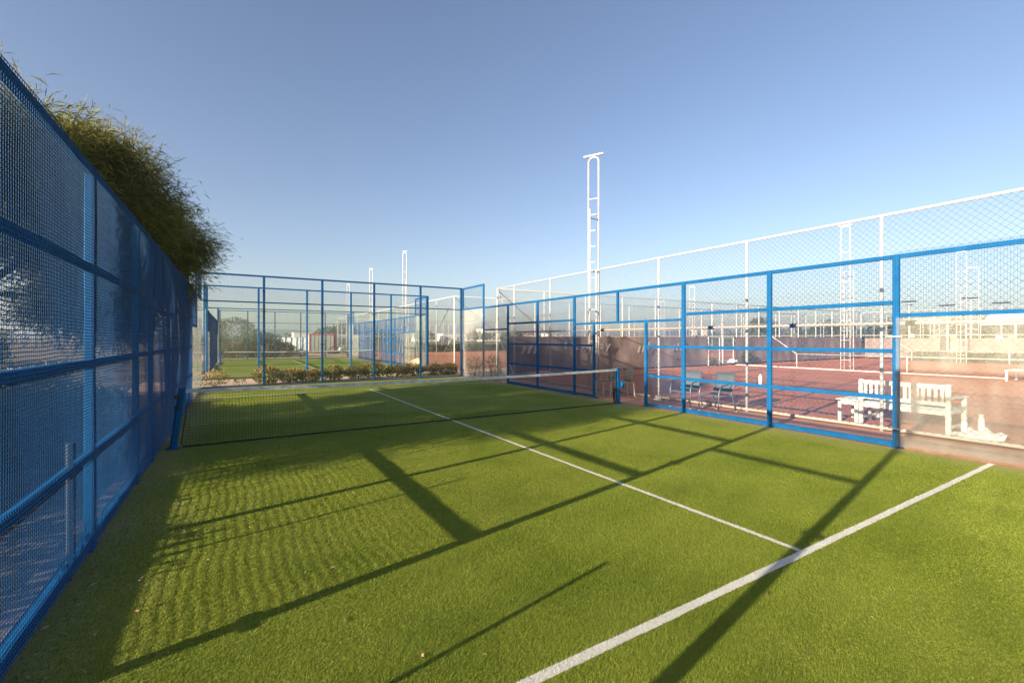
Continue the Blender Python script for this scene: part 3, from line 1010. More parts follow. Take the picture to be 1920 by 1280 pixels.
def heap(name, label, cat, c, rx, ry, h, m, seed):
    r_ = np.random.default_rng(seed)
    n = 26
    v, f = [], []
    ph = r_.uniform(0, 6, 8)
    for j in range(n + 1):
        for i in range(n + 1):
            u, w = i / n * 2 - 1, j / n * 2 - 1
            d = math.hypot(u, w)
            edge = 1 + 0.18 * math.sin(3 * math.atan2(w, u) + ph[0]) + 0.1 * math.sin(7 * math.atan2(w, u) + ph[1])
            k_ = max(0.0, 1 - (d / edge) ** 2)
            fold = 0.5 + 0.5 * abs(math.sin(5.2 * u + 2.2 * w + ph[2])) * 0.7 + 0.35 * math.sin(9 * w - 5 * u + ph[3]) + 0.2 * math.sin(17 * u + 9 * w + ph[4])
            z = h * (k_ ** 0.6) * fold * 0.75
            v.append((c[0] + rx * u * min(1, edge / max(d, 1e-3)) if d > edge else c[0] + rx * u, c[1] + ry * w * (min(1, edge / max(d, 1e-3)) if d > edge else 1), c[2] + max(z, 0.004)))
    for j in range(n):
        for i in range(n):
            f.append((j * (n + 1) + i, j * (n + 1) + i + 1, (j + 1) * (n + 1) + i + 1, (j + 1) * (n + 1) + i))
    return tag(MB().add(v, f).build(name, m, smooth=True), label, cat)
heap('crumpled_sheet', 'crumpled white sheet heaped on the clay at the right end of the bench', 'sheet', (7.28, -6.32, 0), 0.52, 0.34, 0.17, M['sheet'], 3)
for (x, y, z, h, lab) in ((7.02, -6.17, 0.09, 0.22, 'white bottle standing on the crumpled sheet, nearer the bench leg'), (7.35, -6.31, 0.11, 0.27, 'taller white bottle standing on the far side of the crumpled sheet')):
    b = MB().lathe((x, y, z), [(0.0, 0), (0.042, 0), (0.042, h * 0.62), (0.034, h * 0.72), (0.026, h * 0.76), (0.026, h * 0.8)], 14).build('bottle', M['sheet'], smooth=False)
    tag(b, lab, 'bottle', 'white bottles on the sheet')
    MB().lathe((x, y, z + h * 0.8), [(0.034, 0.001), (0.036, 0.02), (0.036, h * 0.2), (0.02, h * 0.2 + 0.004)], 14).build('cap', M['white'], b)

# small bottle hung on the blue fence
wb = MB().lathe((5.02, -3.70, 0.815), [(0.0, 0), (0.034, 0), (0.034, 0.13), (0.03, 0.16), (0.014, 0.19), (0.014, 0.2)], 12).build('water_bottle', M['bottle'], smooth=True)
tag(wb, 'small clear water bottle standing on the blue fence rail', 'bottle')
MB().lathe((5.02, -3.70, 1.015), [(0.017, 0.001), (0.017, 0.022)], 10).build('cap', M['blue'], wb)

# ------------------------------------------------------------------ chairs
def sling_chair():
    root = thing('sling_chair', 'grey sling armchair behind the blue fence, nearer the doorway', 'chair', group='grey sling chairs behind the blue fence')
    # local: sitter faces -x; back at +x
    W, m = 0.27, M['alu']
    for s in (-1, 1):
        y = s * W
        front = [(-0.30, y, 0.0), (-0.29, y, 0.45), (-0.25, y, 0.57), (-0.17, y, 0.63), (0.02, y, 0.66), (0.22, y, 0.68)]
        MB().tube(front, 0.014, 7).build('arm_frame', m, root, smooth=True)
        rear = [(0.30, y, 0.0), (0.22, y, 0.25), (0.17, y * 0.94, 0.42), (0.24, y * 0.94, 0.68), (0.29, y * 0.94, 0.88)]
        MB().tube(rear, 0.014, 7).build('back_frame', m, root, smooth=True)
        MB().lathe((-0.30, y, 0.0), [(0.02, 0.0), (0.02, 0.03)], 8).build('foot_cap', M['white'], root)
        MB().lathe((0.30, y, 0.0), [(0.02, 0.0), (0.02, 0.03)], 8).build('foot_cap', M['white'], root)
    MB().tube([(0.29, -W * 0.94, 0.88), (0.31, -W * 0.5, 0.91), (0.31, W * 0.5, 0.91), (0.29, W * 0.94, 0.88)], 0.014, 7).build('top_rail', m, root)
    MB().tube([(-0.285, -W, 0.40), (-0.285, W, 0.40)], 0.013, 6).build('front_rail', m, root)
    def sling(pts, name):
        v, f = [], []
        for (x, z) in pts:
            for q in range(5):
                y = (q / 4 * 2 - 1) * (W - 0.02)
                v.append((x + 0.015 * (1 - (q / 2 - 1) ** 2), y, z - 0.012 * (1 - (q / 2 - 1) ** 2)))
        n = len(pts)
        for i in range(n - 1):
            for q in range(4):
                f.append((i * 5 + q, i * 5 + q + 1, (i + 1) * 5 + q + 1, (i + 1) * 5 + q))
        o = MB().add(v, f).build(name, M['sling'], root, smooth=True)
        sm = o.modifiers.new('thick', 'SOLIDIFY')
        sm.thickness = 0.006
    sling([(-0.29, 0.41), (-0.15, 0.415), (0.0, 0.40), (0.16, 0.42)], 'seat')
    sling([(0.185, 0.46), (0.21, 0.6), (0.25, 0.76), (0.30, 0.90)], 'backrest')
    return root
gch = 'grey sling chairs behind the blue fence'
c0 = place(sling_chair(), (5.80, -1.36, 0), R(8))
another(c0, (5.80, -2.22, 0), R(-4), 'grey sling armchair behind the blue fence, nearer the white bench', gch)

def doorway_chair():
    root = thing('plastic_chair', 'beige chair just outside the doorway, half hidden by the blue door post', 'chair', group='beige chairs outside the doorway')
    m = M['beige']
    for (x, y) in ((-0.24, -0.23), (-0.24, 0.23), (0.25, -0.22), (0.25, 0.22)):
        MB().tube([(x * 1.12, y * 1.1, 0), (x, y, 0.42)], [0.017, 0.022], 7).build('leg', M['white'], root)
    v, f = [], []
    MB().bbox((-0.27, -0.25, 0.42), (0.25, 0.25, 0.455), 0.012).build('seat', m, root)
    prof = [(0.23, 0.456), (0.26, 0.6), (0.29, 0.74), (0.31, 0.84)]
    for i, (x, z) in enumerate(prof):
        for q in range(7):
            a = q / 6 * 2 - 1
            zz = z - (0.05 * a * a if i == 3 else 0)
            v.append((x - 0.05 * a * a, a * 0.25, zz))
    for i in range(3):
        for q in range(6):
            f.append((i * 7 + q, i * 7 + q + 1, (i + 1) * 7 + q + 1, (i + 1) * 7 + q))
    o = MB().add(v, f).build('backrest', m, root, smooth=True)
    o.modifiers.new('thick', 'SOLIDIFY').thickness = 0.018
    for s in (-1, 1):
        MB().tube([(-0.24, s * 0.26, 0.42), (-0.25, s * 0.27, 0.58), (-0.18, s * 0.27, 0.66), (0.05, s * 0.27, 0.67), (0.27, s * 0.24, 0.68)], 0.02, 7).build('armrest', m, root, smooth=True)
    return root
d0 = place(doorway_chair(), (5.92, 1.62, 0), R(-15))
another(d0, (5.86, 0.92, 0), R(-20), 'beige chair just outside the doorway, right beside the net post', 'beige chairs outside the doorway')

# trainers on the clay
sh0 = thing('trainer', 'white and navy trainer on the clay, left of the blue door post', 'shoe', group='pair of trainers by the doorway')
v = [(-0.13, -0.035, 0), (0.14, -0.045, 0), (0.14, 0.045, 0), (-0.13, 0.035, 0), (-0.13, -0.032, 0.03), (0.13, -0.042, 0.025), (0.13, 0.042, 0.025), (-0.13, 0.032, 0.03)]
MB().add(v, [(0, 3, 2, 1), (4, 5, 6, 7), (0, 1, 5, 4), (1, 2, 6, 5), (2, 3, 7, 6), (3, 0, 4, 7)]).build('sole', M['white'], sh0)
v = [(-0.125, -0.03, 0.031), (0.125, -0.04, 0.027), (0.125, 0.04, 0.027), (-0.125, 0.03, 0.031), (-0.12, -0.026, 0.10), (-0.02, -0.028, 0.095), (0.05, -0.03, 0.065), (0.115, -0.03, 0.045), (-0.12, 0.026, 0.10), (-0.02, 0.028, 0.095), (0.05, 0.03, 0.065), (0.115, 0.03, 0.045)]
MB().add(v, [(0, 1, 7, 6, 5, 4), (3, 8, 9, 10, 11, 2), (1, 2, 11, 7), (0, 4, 8, 3), (4, 5, 9, 8), (5, 6, 10, 9), (6, 7, 11, 10)]).build('upper', M['white'], sh0)
MB().bbox((-0.06, -0.034, 0.04), (0.02, 0.034, 0.075), 0.01).build('stripe', mat('navy_fabric', (0.02, 0.03, 0.10), 0.8), sh0)
sh0.scale = (0.85, 0.85, 0.85)
place(sh0, (5.97, 0.13, 0.0), R(60))
another(sh0, (6.22, -0.10, 0), R(95), 'white and navy trainer on the clay, seen just right of the blue door post', 'pair of trainers by the doorway')

# wicker chair in the passage between the courts
wc = thing('wicker_chair', 'tan curved wicker chair on the path behind the shrubs', 'chair')
v, f = [], []
for i in range(6):
    for q in range(9):
        a = R(-100 + 200 * q / 8)
        z = i / 5 * (0.78 - 0.28 * (abs(q - 4) / 4) ** 1.5)
        r_ = 0.30 + 0.06 * i / 5
        v.append((r_ * math.cos(a), r_ * math.sin(a), z))
for i in range(5):
    for q in range(8):
        f.append((i * 9 + q, i * 9 + q + 1, (i + 1) * 9 + q + 1, (i + 1) * 9 + q))
o = MB().add(v, f).build('backrest', M['wicker'], wc, smooth=True)
o.modifiers.new('thick', 'SOLIDIFY').thickness = 0.025
MB().bbox((-0.28, -0.26, 0.34), (0.24, 0.26, 0.40), 0.03).build('seat', M['wicker'], wc)
place(wc, (3.45, 12.35, 0), R(30))

# ------------------------------------------------------------------ foliage
def leaf_quads(P, D, L, W, droop=None):
    """long pointed leaves: 4-point kites at P along D"""
    D = D / np.linalg.norm(D, axis=1)[:, None]
    rnd = rng.normal(size=D.shape)
    S = np.cross(D, rnd); S /= np.linalg.norm(S, axis=1)[:, None]
    mid = P + D * (L * 0.45)[:, None]
    tip = P + D * L[:, None]
    if droop is not None:
        tip[:, 2] -= droop * L
    return np.stack([P, mid + S * (W * 0.5)[:, None], tip, mid - S * (W * 0.5)[:, None]], 1)

def blob_points(n, c, r, shell=0.55):
    d = rng.normal(size=(n, 3)); d /= np.linalg.norm(d, axis=1)[:, None]
    rad = rng.uniform(shell ** 3, 1, n) ** (1 / 3)
    return np.array(c) + d * rad[:, None] * np.array(r), d

# the big willow-leaved tree behind the left fence
tree = thing('tree', 'big dark willow-leaved tree leaning over the shaded left fence', 'tree', (-8.4, 1.2, 0))
ELL = [((-6.9, 1.9, 4.5), (1.35, 2.8, 0.85), 46), ((-6.35, 3.95, 3.9), (1.5, 2.0, 2.15), 84), ((-5.6, 6.0, 4.05), (0.9, 1.35, 1.0), 26), ((-8.9, -1.6, 3.0), (1.6, 1.95, 2.8), 90), ((-10.3, 1.4, 3.0), (1.7, 2.1, 2.7), 82)]
LQ, twigs = [], MB()
for c, r_, n in ELL:
    C, Dn = blob_points(n, c, r_, 0.25)
    for p, dn in zip(C, Dn):
        m_ = int(rng.uniform(800, 1300))
        q = rng.normal(size=(m_, 3)) * np.array([0.30, 0.30, 0.24])
        P = p + q
        P = P[P[:, 2] > 0.25]
        base = np.array([dn[0] * 0.9 + 0.25, dn[1] * 0.9 + 0.15, -0.25 + 0.55 * max(dn[2], 0)])
        D = base + rng.normal(size=P.shape) * 0.75
        LQ.append(leaf_quads(P, D, rng.uniform(0.15, 0.28, len(P)), rng.uniform(0.012, 0.020, len(P)), 0.2))
# wispy shoots standing out of the outline
for c, r_, n in ELL[:3]:
    C, Dn = blob_points(n * 2, c, r_, 0.95)
    for p, dn in zip(C, Dn):
        if dn[2] < -0.3:
            continue
        Lw = rng.uniform(0.25, 0.6)
        d = dn + rng.normal(size=3) * 0.3 + np.array([0, 0.1, 0.25])
        d /= np.linalg.norm(d)
        tt = np.linspace(0, 1, 22)
        twigs.tube([p - d * 0.3, p + d * Lw * 0.5, p + d * Lw * 0.95], [0.006, 0.004, 0.0015], 3)
        P = p + np.outer(tt * Lw * 0.95, d)
        D = d + rng.normal(size=P.shape) * 0.55
        LQ.append(leaf_quads(P, D, rng.uniform(0.09, 0.18, 22), rng.uniform(0.009, 0.014, 22), 0.1))
quads('crown', np.concatenate(LQ), M['acacia'], tree, 'stuff')
twigs.build('twigs', M['bark'], tree, 'stuff')
tk = MB()
tk.tube([(-8.4, 1.2, -0.1), (-8.3, 1.25, 0.8), (-8.05, 1.4, 1.7), (-7.8, 1.8, 2.6)], [0.20, 0.16, 0.14, 0.11], 10)
tk.build('trunk', M['bark'], tree, smooth=True)
for tgt in ((-7.6, -1.0, 3.6), (-6.6, 4.6, 4.2), (-7.3, 2.4, 5.2), (-9.4, 2.8, 3.8), (-7.2, 4.0, 2.6)):
    s = Vector((-8.0, 1.45, 1.8)); e = Vector(tgt)
    mid = (s + e) / 2 + Vector((random.uniform(-.2, .2), random.uniform(-.2, .2), 0.3))
    MB().tube([s, mid, e], [0.08, 0.05, 0.02], 7).build('limb', M['bark'], tree, smooth=True)

# slim white pole behind the left fence
tag(MB().tube([(-6.4, 3.2, 0), (-6.4, 3.2, 4.9)], 0.04, 8).build('white_pole', M['white']), 'slim white pole seen through the left mesh fence', 'pole')

def bush(name, label, cat, c, r_, n, leaf, L, m, stems=True, group=None, tip=None, shell=0.2, zmin=0.02):
    root = thing(name, label, cat, (c[0], c[1], 0), group=group)
    P, Dn = blob_points(n, c, r_, shell)
    ph = rng.uniform(0, 6, 3)
    keep = (np.sin(P[:, 0] / r_[0] * 5 + ph[0]) + np.sin(P[:, 1] / r_[1] * 5 + ph[1]) + np.sin(P[:, 2] / r_[2] * 4 + ph[2])) > -1.1
    keep &= P[:, 2] > zmin
    P, Dn = P[keep], Dn[keep]
    D = Dn + rng.normal(size=P.shape) * 0.8 + np.array([0, 0, 0.2])
    Q = leaf_quads(P, D, rng.uniform(0.7, 1.2, len(P)) * L, rng.uniform(0.7, 1.2, len(P)) * leaf)
    if tip is not None:
        k_ = ((P[:, 2] - c[2]) / r_[2] > 0.25) & (rng.uniform(size=len(P)) < 0.75)
        quads('young_leaves', Q[k_], tip, root, 'stuff')
        Q = Q[~k_]
    quads('foliage', Q, m, root, 'stuff')
    if stems:
        mb = MB()
        for i in range(6):
            a = random.uniform(0, 6.28)
            mb.tube([(c[0] + 0.05 * math.cos(a), c[1] + 0.05 * math.sin(a), -0.02), (c[0] + r_[0] * 0.5 * math.cos(a), c[1] + r_[1] * 0.5 * math.sin(a), c[2] + r_[2] * 0.4)], [0.02 * r_[2] + 0.006, 0.006], 5)
        mb.build('stem', M['bark'], root)
    return root

SHR = [(-4.55, 10.75, 0.55, 'small sparse shrub at the left end of the shrub row, by the glass corner'),
       (-2.85, 10.9, 0.62, 'bushy yellow-green shrub, largest at the left part of the shrub row'),
       (-2.0, 11.1, 0.5, 'low shrub just right of the second blue post from the left'),
       (-1.3, 11.0, 0.46, 'low olive shrub midway between the second and third blue posts'),
       (-0.45, 11.1, 0.56, 'yellow-topped shrub left of the third blue post'),
       (0.55, 11.2, 0.58, 'shrub with yellow young leaves right of the third blue post'),
       (1.3, 11.3, 0.66, 'tallest orange-tipped shrub in the row behind the glass'),
       (2.25, 11.3, 0.5, 'dark green shrub right of the fourth blue post'),
       (3.1, 11.5, 0.55, 'yellowish shrub in front of the tan wicker chair'),
       (4.05, 11.4, 0.5, 'grey-green shrub behind the dusty right glass pane of the end wall'),
       (4.9, 11.5, 0.5, 'shrub at the right end of the row by the glass corner')]
for i, (x, y, h, lab) in enumerate(SHR):
    bush('shrub', lab, 'shrub', (x, y, h * 0.5), (0.5, 0.4, h * 0.56), 1500 if i else 500, 0.045, 0.085, M['shrubleaf'], True, 'low shrubs behind the glass end wall', M['shrubtip'], 0.1)
bush('shrub', 'low seedling on the sandy path left of the shrub row', 'shrub', (-3.75, 10.7, 0.13), (0.2, 0.16, 0.14), 120, 0.035, 0.07, M['shrubleaf'], False, 'low shrubs behind the glass end wall')
for (x, y, h, lab) in ((5.7, 10.3, 0.9, 'pale shrub behind the dusty corner glass, left of the corner fence post'), (5.75, 8.6, 1.0, 'pale shrub behind the stepped side glass by the white corner post')):
    bush('shrub', lab, 'shrub', (x, y, h * 0.5), (0.4, 0.5, h * 0.55), 600, 0.035, 0.09, M['bush'], True, 'pale shrubs beside the side glass')

# bushes behind the second court
bush('bush', 'large grey-green bush beyond the far glass wall, taller and wispy', 'bush', (-4.0, 39.0, 1.5), (2.2, 2.0, 2.1), 9000, 0.07, 0.2, M['bush'], True, 'big bushes beyond the second court', shell=0.3)
bush('bush', 'dark green bush beyond the far glass wall, right of the taller one', 'bush', (-1.6, 39.4, 1.0), (1.7, 1.5, 1.3), 5500, 0.07, 0.18, M['bush'], True, 'big bushes beyond the second court', shell=0.3)
bush('bush', 'low dark bush ending the far bushes at their right', 'bush', (0.1, 40.2, 0.6), (1.1, 1.0, 0.8), 2500, 0.07, 0.16, M['hedge'], True, 'big bushes beyond the second court', shell=0.3)
bush('bush', 'small round bush on the ground in front of the white tunnel', 'bush', (1.6, 40.5, 0.25), (0.6, 0.5, 0.4), 700, 0.06, 0.12, M['bush'], False, 'small bushes by the cabins')
bush('bush', 'small green bush under the cabin window', 'bush', (6.7, 43.0, 0.4), (0.9, 0.5, 0.5), 1200, 0.06, 0.12, M['bush'], False, 'small bushes by the cabins')

for x, y, h, lab in ((-6.9, 0.2, 0.9, 'dark leafy bush behind the shaded left fence, nearest the camera'), (-7.0, 2.6, 1.0, 'dark leafy bush behind the left fence, under the middle of the tree'), (-6.8, 4.0, 0.7, 'dark leafy bush behind the left fence, near the net post')):
    bush('bush', lab, 'bush', (x, y, h * 0.5), (0.9, 1.3, h * 0.55), 4200, 0.035, 0.11, M['bush'], True, 'dark bushes behind the left fence', shell=0.2)

def hedge(label, x0, y0, x1, y1, h, w, n, leaf=0.12, m='hedge'):
    t = rng.uniform(size=n)
    P = np.stack([x0 + (x1 - x0) * t, y0 + (y1 - y0) * t, rng.uniform(0.02, 1, n) * h], 1)
    nx, ny = -(y1 - y0), (x1 - x0)
    l_ = math.hypot(nx, ny)
    q = rng.uniform(-w, w, n)
    P[:, 0] += nx / l_ * q; P[:, 1] += ny / l_ * q
    P[:, 2] *= 0.9 + 0.07 * np.sin(t * 40) + rng.uniform(-0.06, 0.06, n)
    D = rng.normal(size=P.shape)
    o = quads('hedge', leaf_quads(P, D, rng.uniform(0.7, 1.3, n) * leaf * 1.5, rng.uniform(0.6, 1.2, n) * leaf), M[m])
    return tag(o, label, 'hedge', 'hedges around the courts')
hedge('low ragged hedge outside the shaded left fence', -8.2, -12, -8.2, 9, 1.10, 0.3, 34000, 0.06)
hedge('tall dark hedge far behind the shaded left fence', -14.5, 3, -19, 40, 2.4, 0.9, 16000, 0.14)
hedge('dark clipped hedge at the far edge of the farther clay', 16, 46.3, 40, 46.3, 1.1, 0.35, 9000, 0.14)
hedge('olive hedge behind the second low railing', 41.4, -26, 41.4, 5.2, 0.75, 0.5, 12000, 0.12, 'bush')

# ------------------------------------------------------------------ boards, signs, bag, pots
for i, (y, z, m_, lab) in enumerate(((5.9, 1.95, 'plaster', 'white board on the far fence, leftmost of the row of boards'), (4.5, 1.9, 'orange', 'orange board on the far fence, second of the row of boards'),
        (3.4, 1.85, 'orange', 'pale orange board on the far fence, next to the third mast'), (0.9, 1.8, 'plaster', 'white board on the far fence, right of the canopy post'), (0.3, 1.8, 'orange', 'orange board on the far fence, rightmost of the row'))):
    b = MB().bbox((43.50, y - 0.17, z - 0.12), (43.54, y + 0.17, z + 0.12), 0.01).build('score_board', M[m_])
    tag(b, lab, 'board', 'small boards on the far fence')
    MB().tube([(43.58, y, z - 0.3), (43.58, y, z + 0.12)], 0.015, 5).build('bracket', M['steel'], b)
for (x, lab) in ((20.4, 'square white sign above the lettered windscreen, left of the pair'), (21.4, 'square white sign above the lettered windscreen, right of the pair')):
    b = MB().bbox((x - 0.24, 9.28, 1.92), (x + 0.24, 9.31, 2.26), 0.008).build('sign', M['plaster'])
    tag(b, lab, 'sign', 'square white signs above the windscreen')
    MB().tube([(x, 9.33, 1.8), (x, 9.33, 2.2)], 0.015, 5).build('bracket', M['steel'], b)
heap('white_bag', 'crumpled white bag by the foot of the right gate frame', 'bag', (24.0, 9.1, 0.15), 0.5, 0.2, 0.3, M['sheet'], 9)
bush('shrub', 'dark little shrub at the foot of the lettered windscreen by the gate', 'shrub', (21.95, 9.05, 0.25), (0.22, 0.2, 0.3), 260, 0.05, 0.1, M['hedge'], False, 'little shrubs by the gates')
bush('shrub', 'dark green shrub at the foot of the plain windscreen by the gate', 'shrub', (25.6, 9.05, 0.4), (0.6, 0.25, 0.45), 700, 0.05, 0.1, M['hedge'], False, 'little shrubs by the gates')

# ladder leaning beside the second court
ld = thing('step_ladder', 'white step ladder standing outside the second court fence', 'ladder', (5.9, 21.0, 0))
for s in (-1, 1):
    MB().tube([(5.9 + s * 0.28, 20.8, 0), (5.9 + s * 0.16, 21.2, 2.7)], 0.025, 6).build('stile', M['white'], ld)
    MB().tube([(5.9 + s * 0.3, 21.7, 0), (5.9 + s * 0.16, 21.25, 2.65)], 0.022, 6).build('rear_stile', M['white'], ld)
for i in range(8):
    t = (i + 1) / 9
    w_ = 0.28 - 0.12 * t
    MB().bbox((5.9 - w_, 20.78 + 0.4 * t, 2.7 * t - 0.015), (5.9 + w_, 20.86 + 0.4 * t, 2.7 * t + 0.015), 0.004).build('tread', M['white'], ld)

# ------------------------------------------------------------------ cabins and far buildings
def cabin(label, x0, x1, y, d, h, trim, window=False):
    root = thing('cabin', label, 'cabin', (x0, y, 0), group='grey site cabins')
    MB().bbox((x0, y, 0.12), (x1, y + d, h - 0.1), 0.01).build('wall', M['cabin'], root)
    for x in (x0, x1):
        MB().bbox((x - 0.06, y - 0.03, 0.0), (x + 0.06, y + 0.09, h), 0.01).build('corner_post', M[trim], root)
    MB().bbox((x0 - 0.05, y - 0.04, h - 0.16), (x1 + 0.05, y + d + 0.05, h + 0.02), 0.01).build('roof', M[trim], root)
    MB().bbox((x0 + 0.07, y - 0.035, 0.0), (x1 - 0.07, y + 0.05, 0.16), 0.01).build('floor_beam', M[trim], root)
    n = int((x1 - x0) / 0.45)
    for i in range(1, n):
        x = x0 + (x1 - x0) * i / n
        MB().bbox((x - 0.02, y - 0.02, 0.17), (x + 0.02, y - 0.001, h - 0.17), 0.004).build('panel_rib', M['cabin'], root)
    if window:
        for x in window:
            w_ = MB().bbox((x - 0.42, y - 0.05, 0.85), (x + 0.42, y - 0.003, 1.8), 0.01).build('window', M['plaster'], root)
            MB().bbox((x - 0.34, y - 0.056, 0.93), (x + 0.34, y - 0.052, 1.72), 0.001).build('pane', M['pane'], w_)
    return root
cabin('grey cabin with red corner posts and roof edge, no window', 3.7, 6.4, 50.0, 2.4, 2.32, 'red')
cabin('grey cabin with two white-framed windows, next to the red-trimmed one', 6.7, 10.4, 50.5, 2.6, 2.25, 'cabin', (7.6, 8.9))

gs = thing('garden_seat', 'dark round-backed garden seat with a white cushion before the cabins', 'seat', (5.7, 46.0, 0))
for i in range(7):
    a = R(15 + 25 * i)
    MB().tube([(5.7 + 0.75 * math.cos(a) * math.cos(q), 46 - 0.5 * math.cos(q) * abs(math.sin(a)) - 0.05, 0.1 + 0.7 * math.sin(q)) for q in np.linspace(0, 1.57, 7)], 0.03, 5).build('hoop', M['black'], gs)
MB().bbox((5.0, 45.6, 0.0), (6.4, 46.3, 0.25), 0.05).build('base', M['black'], gs)
MB().bbox((6.2, 45.5, 0.26), (6.9, 46.2, 0.72), 0.12).build('cushion', M['sheet'], gs)

# white tunnel house, far houses, canopy
tn = thing('tunnel_house', 'low white plastic tunnel house beyond the far bushes', 'greenhouse', (3, 66, 0))
v, f = [], []
for i, x in enumerate(np.linspace(0.5, 6.5, 9)):
    for q in range(9):
        a = math.pi * q / 8
        v.append((x + 0.9 * q / 8, 66 - 3.2 * math.cos(a), 1.9 * math.sin(a) ** 0.8))
for i in range(8):
    for q in range(8):
        f.append((i * 9 + q, i * 9 + q + 1, (i + 1) * 9 + q + 1, (i + 1) * 9 + q))
f.append(tuple(range(9))); f.append(tuple(8 * 9 + q for q in range(8, -1, -1)))
MB().add(v, f).build('cover', M['roofcloth'], tn, smooth=False)
for x in np.linspace(0.5, 6.5, 9):
    MB().tube([(x + 0.9 * q / 8, 66 - 3.24 * math.cos(math.pi * q / 8), 1.94 * math.sin(math.pi * q / 8) ** 0.8) for q in range(9)], 0.04, 5).build('hoop', M['steel'], tn)

def house(label, x, y, w, d, h, roof, nwin=3, z=0.0):
    root = thing('house', label, 'house', (x, y, z), group='white houses on the horizon')
    MB().box((x, y, z - 2), (x + w, y + d, z + h)).build('wall', M['plaster'], root)
    if roof == 'flat':
        MB().bbox((x - 0.2, y - 0.2, z + h), (x + w + 0.2, y + d + 0.2, z + h + 0.4), 0.05).build('roof', M['plaster'], root)
    else:
        v = [(x - 0.4, y - 0.4, z + h), (x + w + 0.4, y - 0.4, z + h), (x + w + 0.4, y + d + 0.4, z + h), (x - 0.4, y + d + 0.4, z + h), (x + 1, y + d / 2, z + h + 2.2), (x + w - 1, y + d / 2, z + h + 2.2)]
        MB().add(v, [(0, 1, 5, 4), (2, 3, 4, 5), (1, 2, 5), (3, 0, 4), (3, 2, 1, 0)]).build('roof', M['tile'], root)
    for i in range(nwin):
        xx = x + w * (i + 0.5) / nwin
        for zz in ([z + 1.0] if h < 5 else [z + 1.0, z + 4.0]):
            MB().box((xx - 0.6, y - 0.06, zz), (xx + 0.6, y - 0.004, zz + 1.5)).build('window', M['pane'], root)
    return root
rr = random.Random(3)
HL = ['low white house on the horizon, left of the red-trimmed cabin', 'white flat-roofed house over the farther clay, leftmost of the row', 'long white house in the middle of the horizon row', 'white house with reddish roof on the horizon row', 'taller white house seen by the end wall corner', 'small white house right of the end wall corner', 'white house on the horizon behind the corner fence', 'flat white house far behind the windscreen fence']
for i, (x, y, w, h, roof) in enumerate(((23, 260, 9, 4.6, 'flat'), (92, 262, 14, 5.0, 'flat'), (112, 268, 22, 4.6, 'flat'), (140, 285, 14, 5.0, 'tile'), (132, 250, 10, 7.5, 'flat'), (152, 262, 11, 4.6, 'flat'), (175, 275, 16, 5.0, 'tile'), (205, 280, 20, 5.0, 'flat'))):
    house(HL[i], x, y, w, 9, h, roof, 3)

cn = thing('canopy', 'white sheet canopy on white posts at the right edge, beyond the masts', 'canopy', (62, 0, 0))
ys_ = np.linspace(-16, 5.6, 10)
v = []
for y in ys_:
    v += [(60.0, y, 3.15), (63.5, y, 4.35), (67.0, y, 4.5)]
fq = []
for i in range(9):
    for q in range(2):
        fq.append((3 * i + q, 3 * i + q + 1, 3 * i + 4 + q, 3 * i + 3 + q))
o = MB().add(v, fq).build('roof', M['roofcloth'], cn)
o.modifiers.new('thick', 'SOLIDIFY').thickness = 0.06
for y in ys_:
    MB().tube([(60.0, y, 3.08), (63.5, y, 4.26), (67, y, 4.42)], 0.07, 6).build('rafter', M['white'], cn)
for y in ys_[::2]:
    for x in (60.0, 66.9):
        MB().tube([(x, y, 0), (x, y, 3.1 if x < 61 else 4.35)], 0.07, 6).build('post', M['white'], cn)

# flat black floodlights on thin poles, far right
FL = ['distant floodlight pole, leftmost of four in the right sky', 'distant floodlight pole, second of four in the right sky', 'distant floodlight pole, third of four, higher lamp head', 'distant floodlight pole, rightmost of four in the right sky']
for lab, (y, z) in zip(FL, ((16.0, 6.7), (12.1, 5.95), (9.9, 6.75), (7.2, 5.95))):
    root = thing('floodlight', lab, 'floodlight', (75, y, 0), group='distant floodlight poles')
    MB().tube([(75, y, 0), (75, y, z)], 0.05, 6).build('pole', M['white'], root)
    MB().bbox((74.6, y - 0.75, z), (75.2, y + 0.75, z + 0.16), 0.04).build('lamp_head', M['black'], root)
    MB().bbox((74.9, y - 0.3, z - 0.45), (75.1, y + 0.3, z - 0.33), 0.02).build('bracket', M['black'], root)

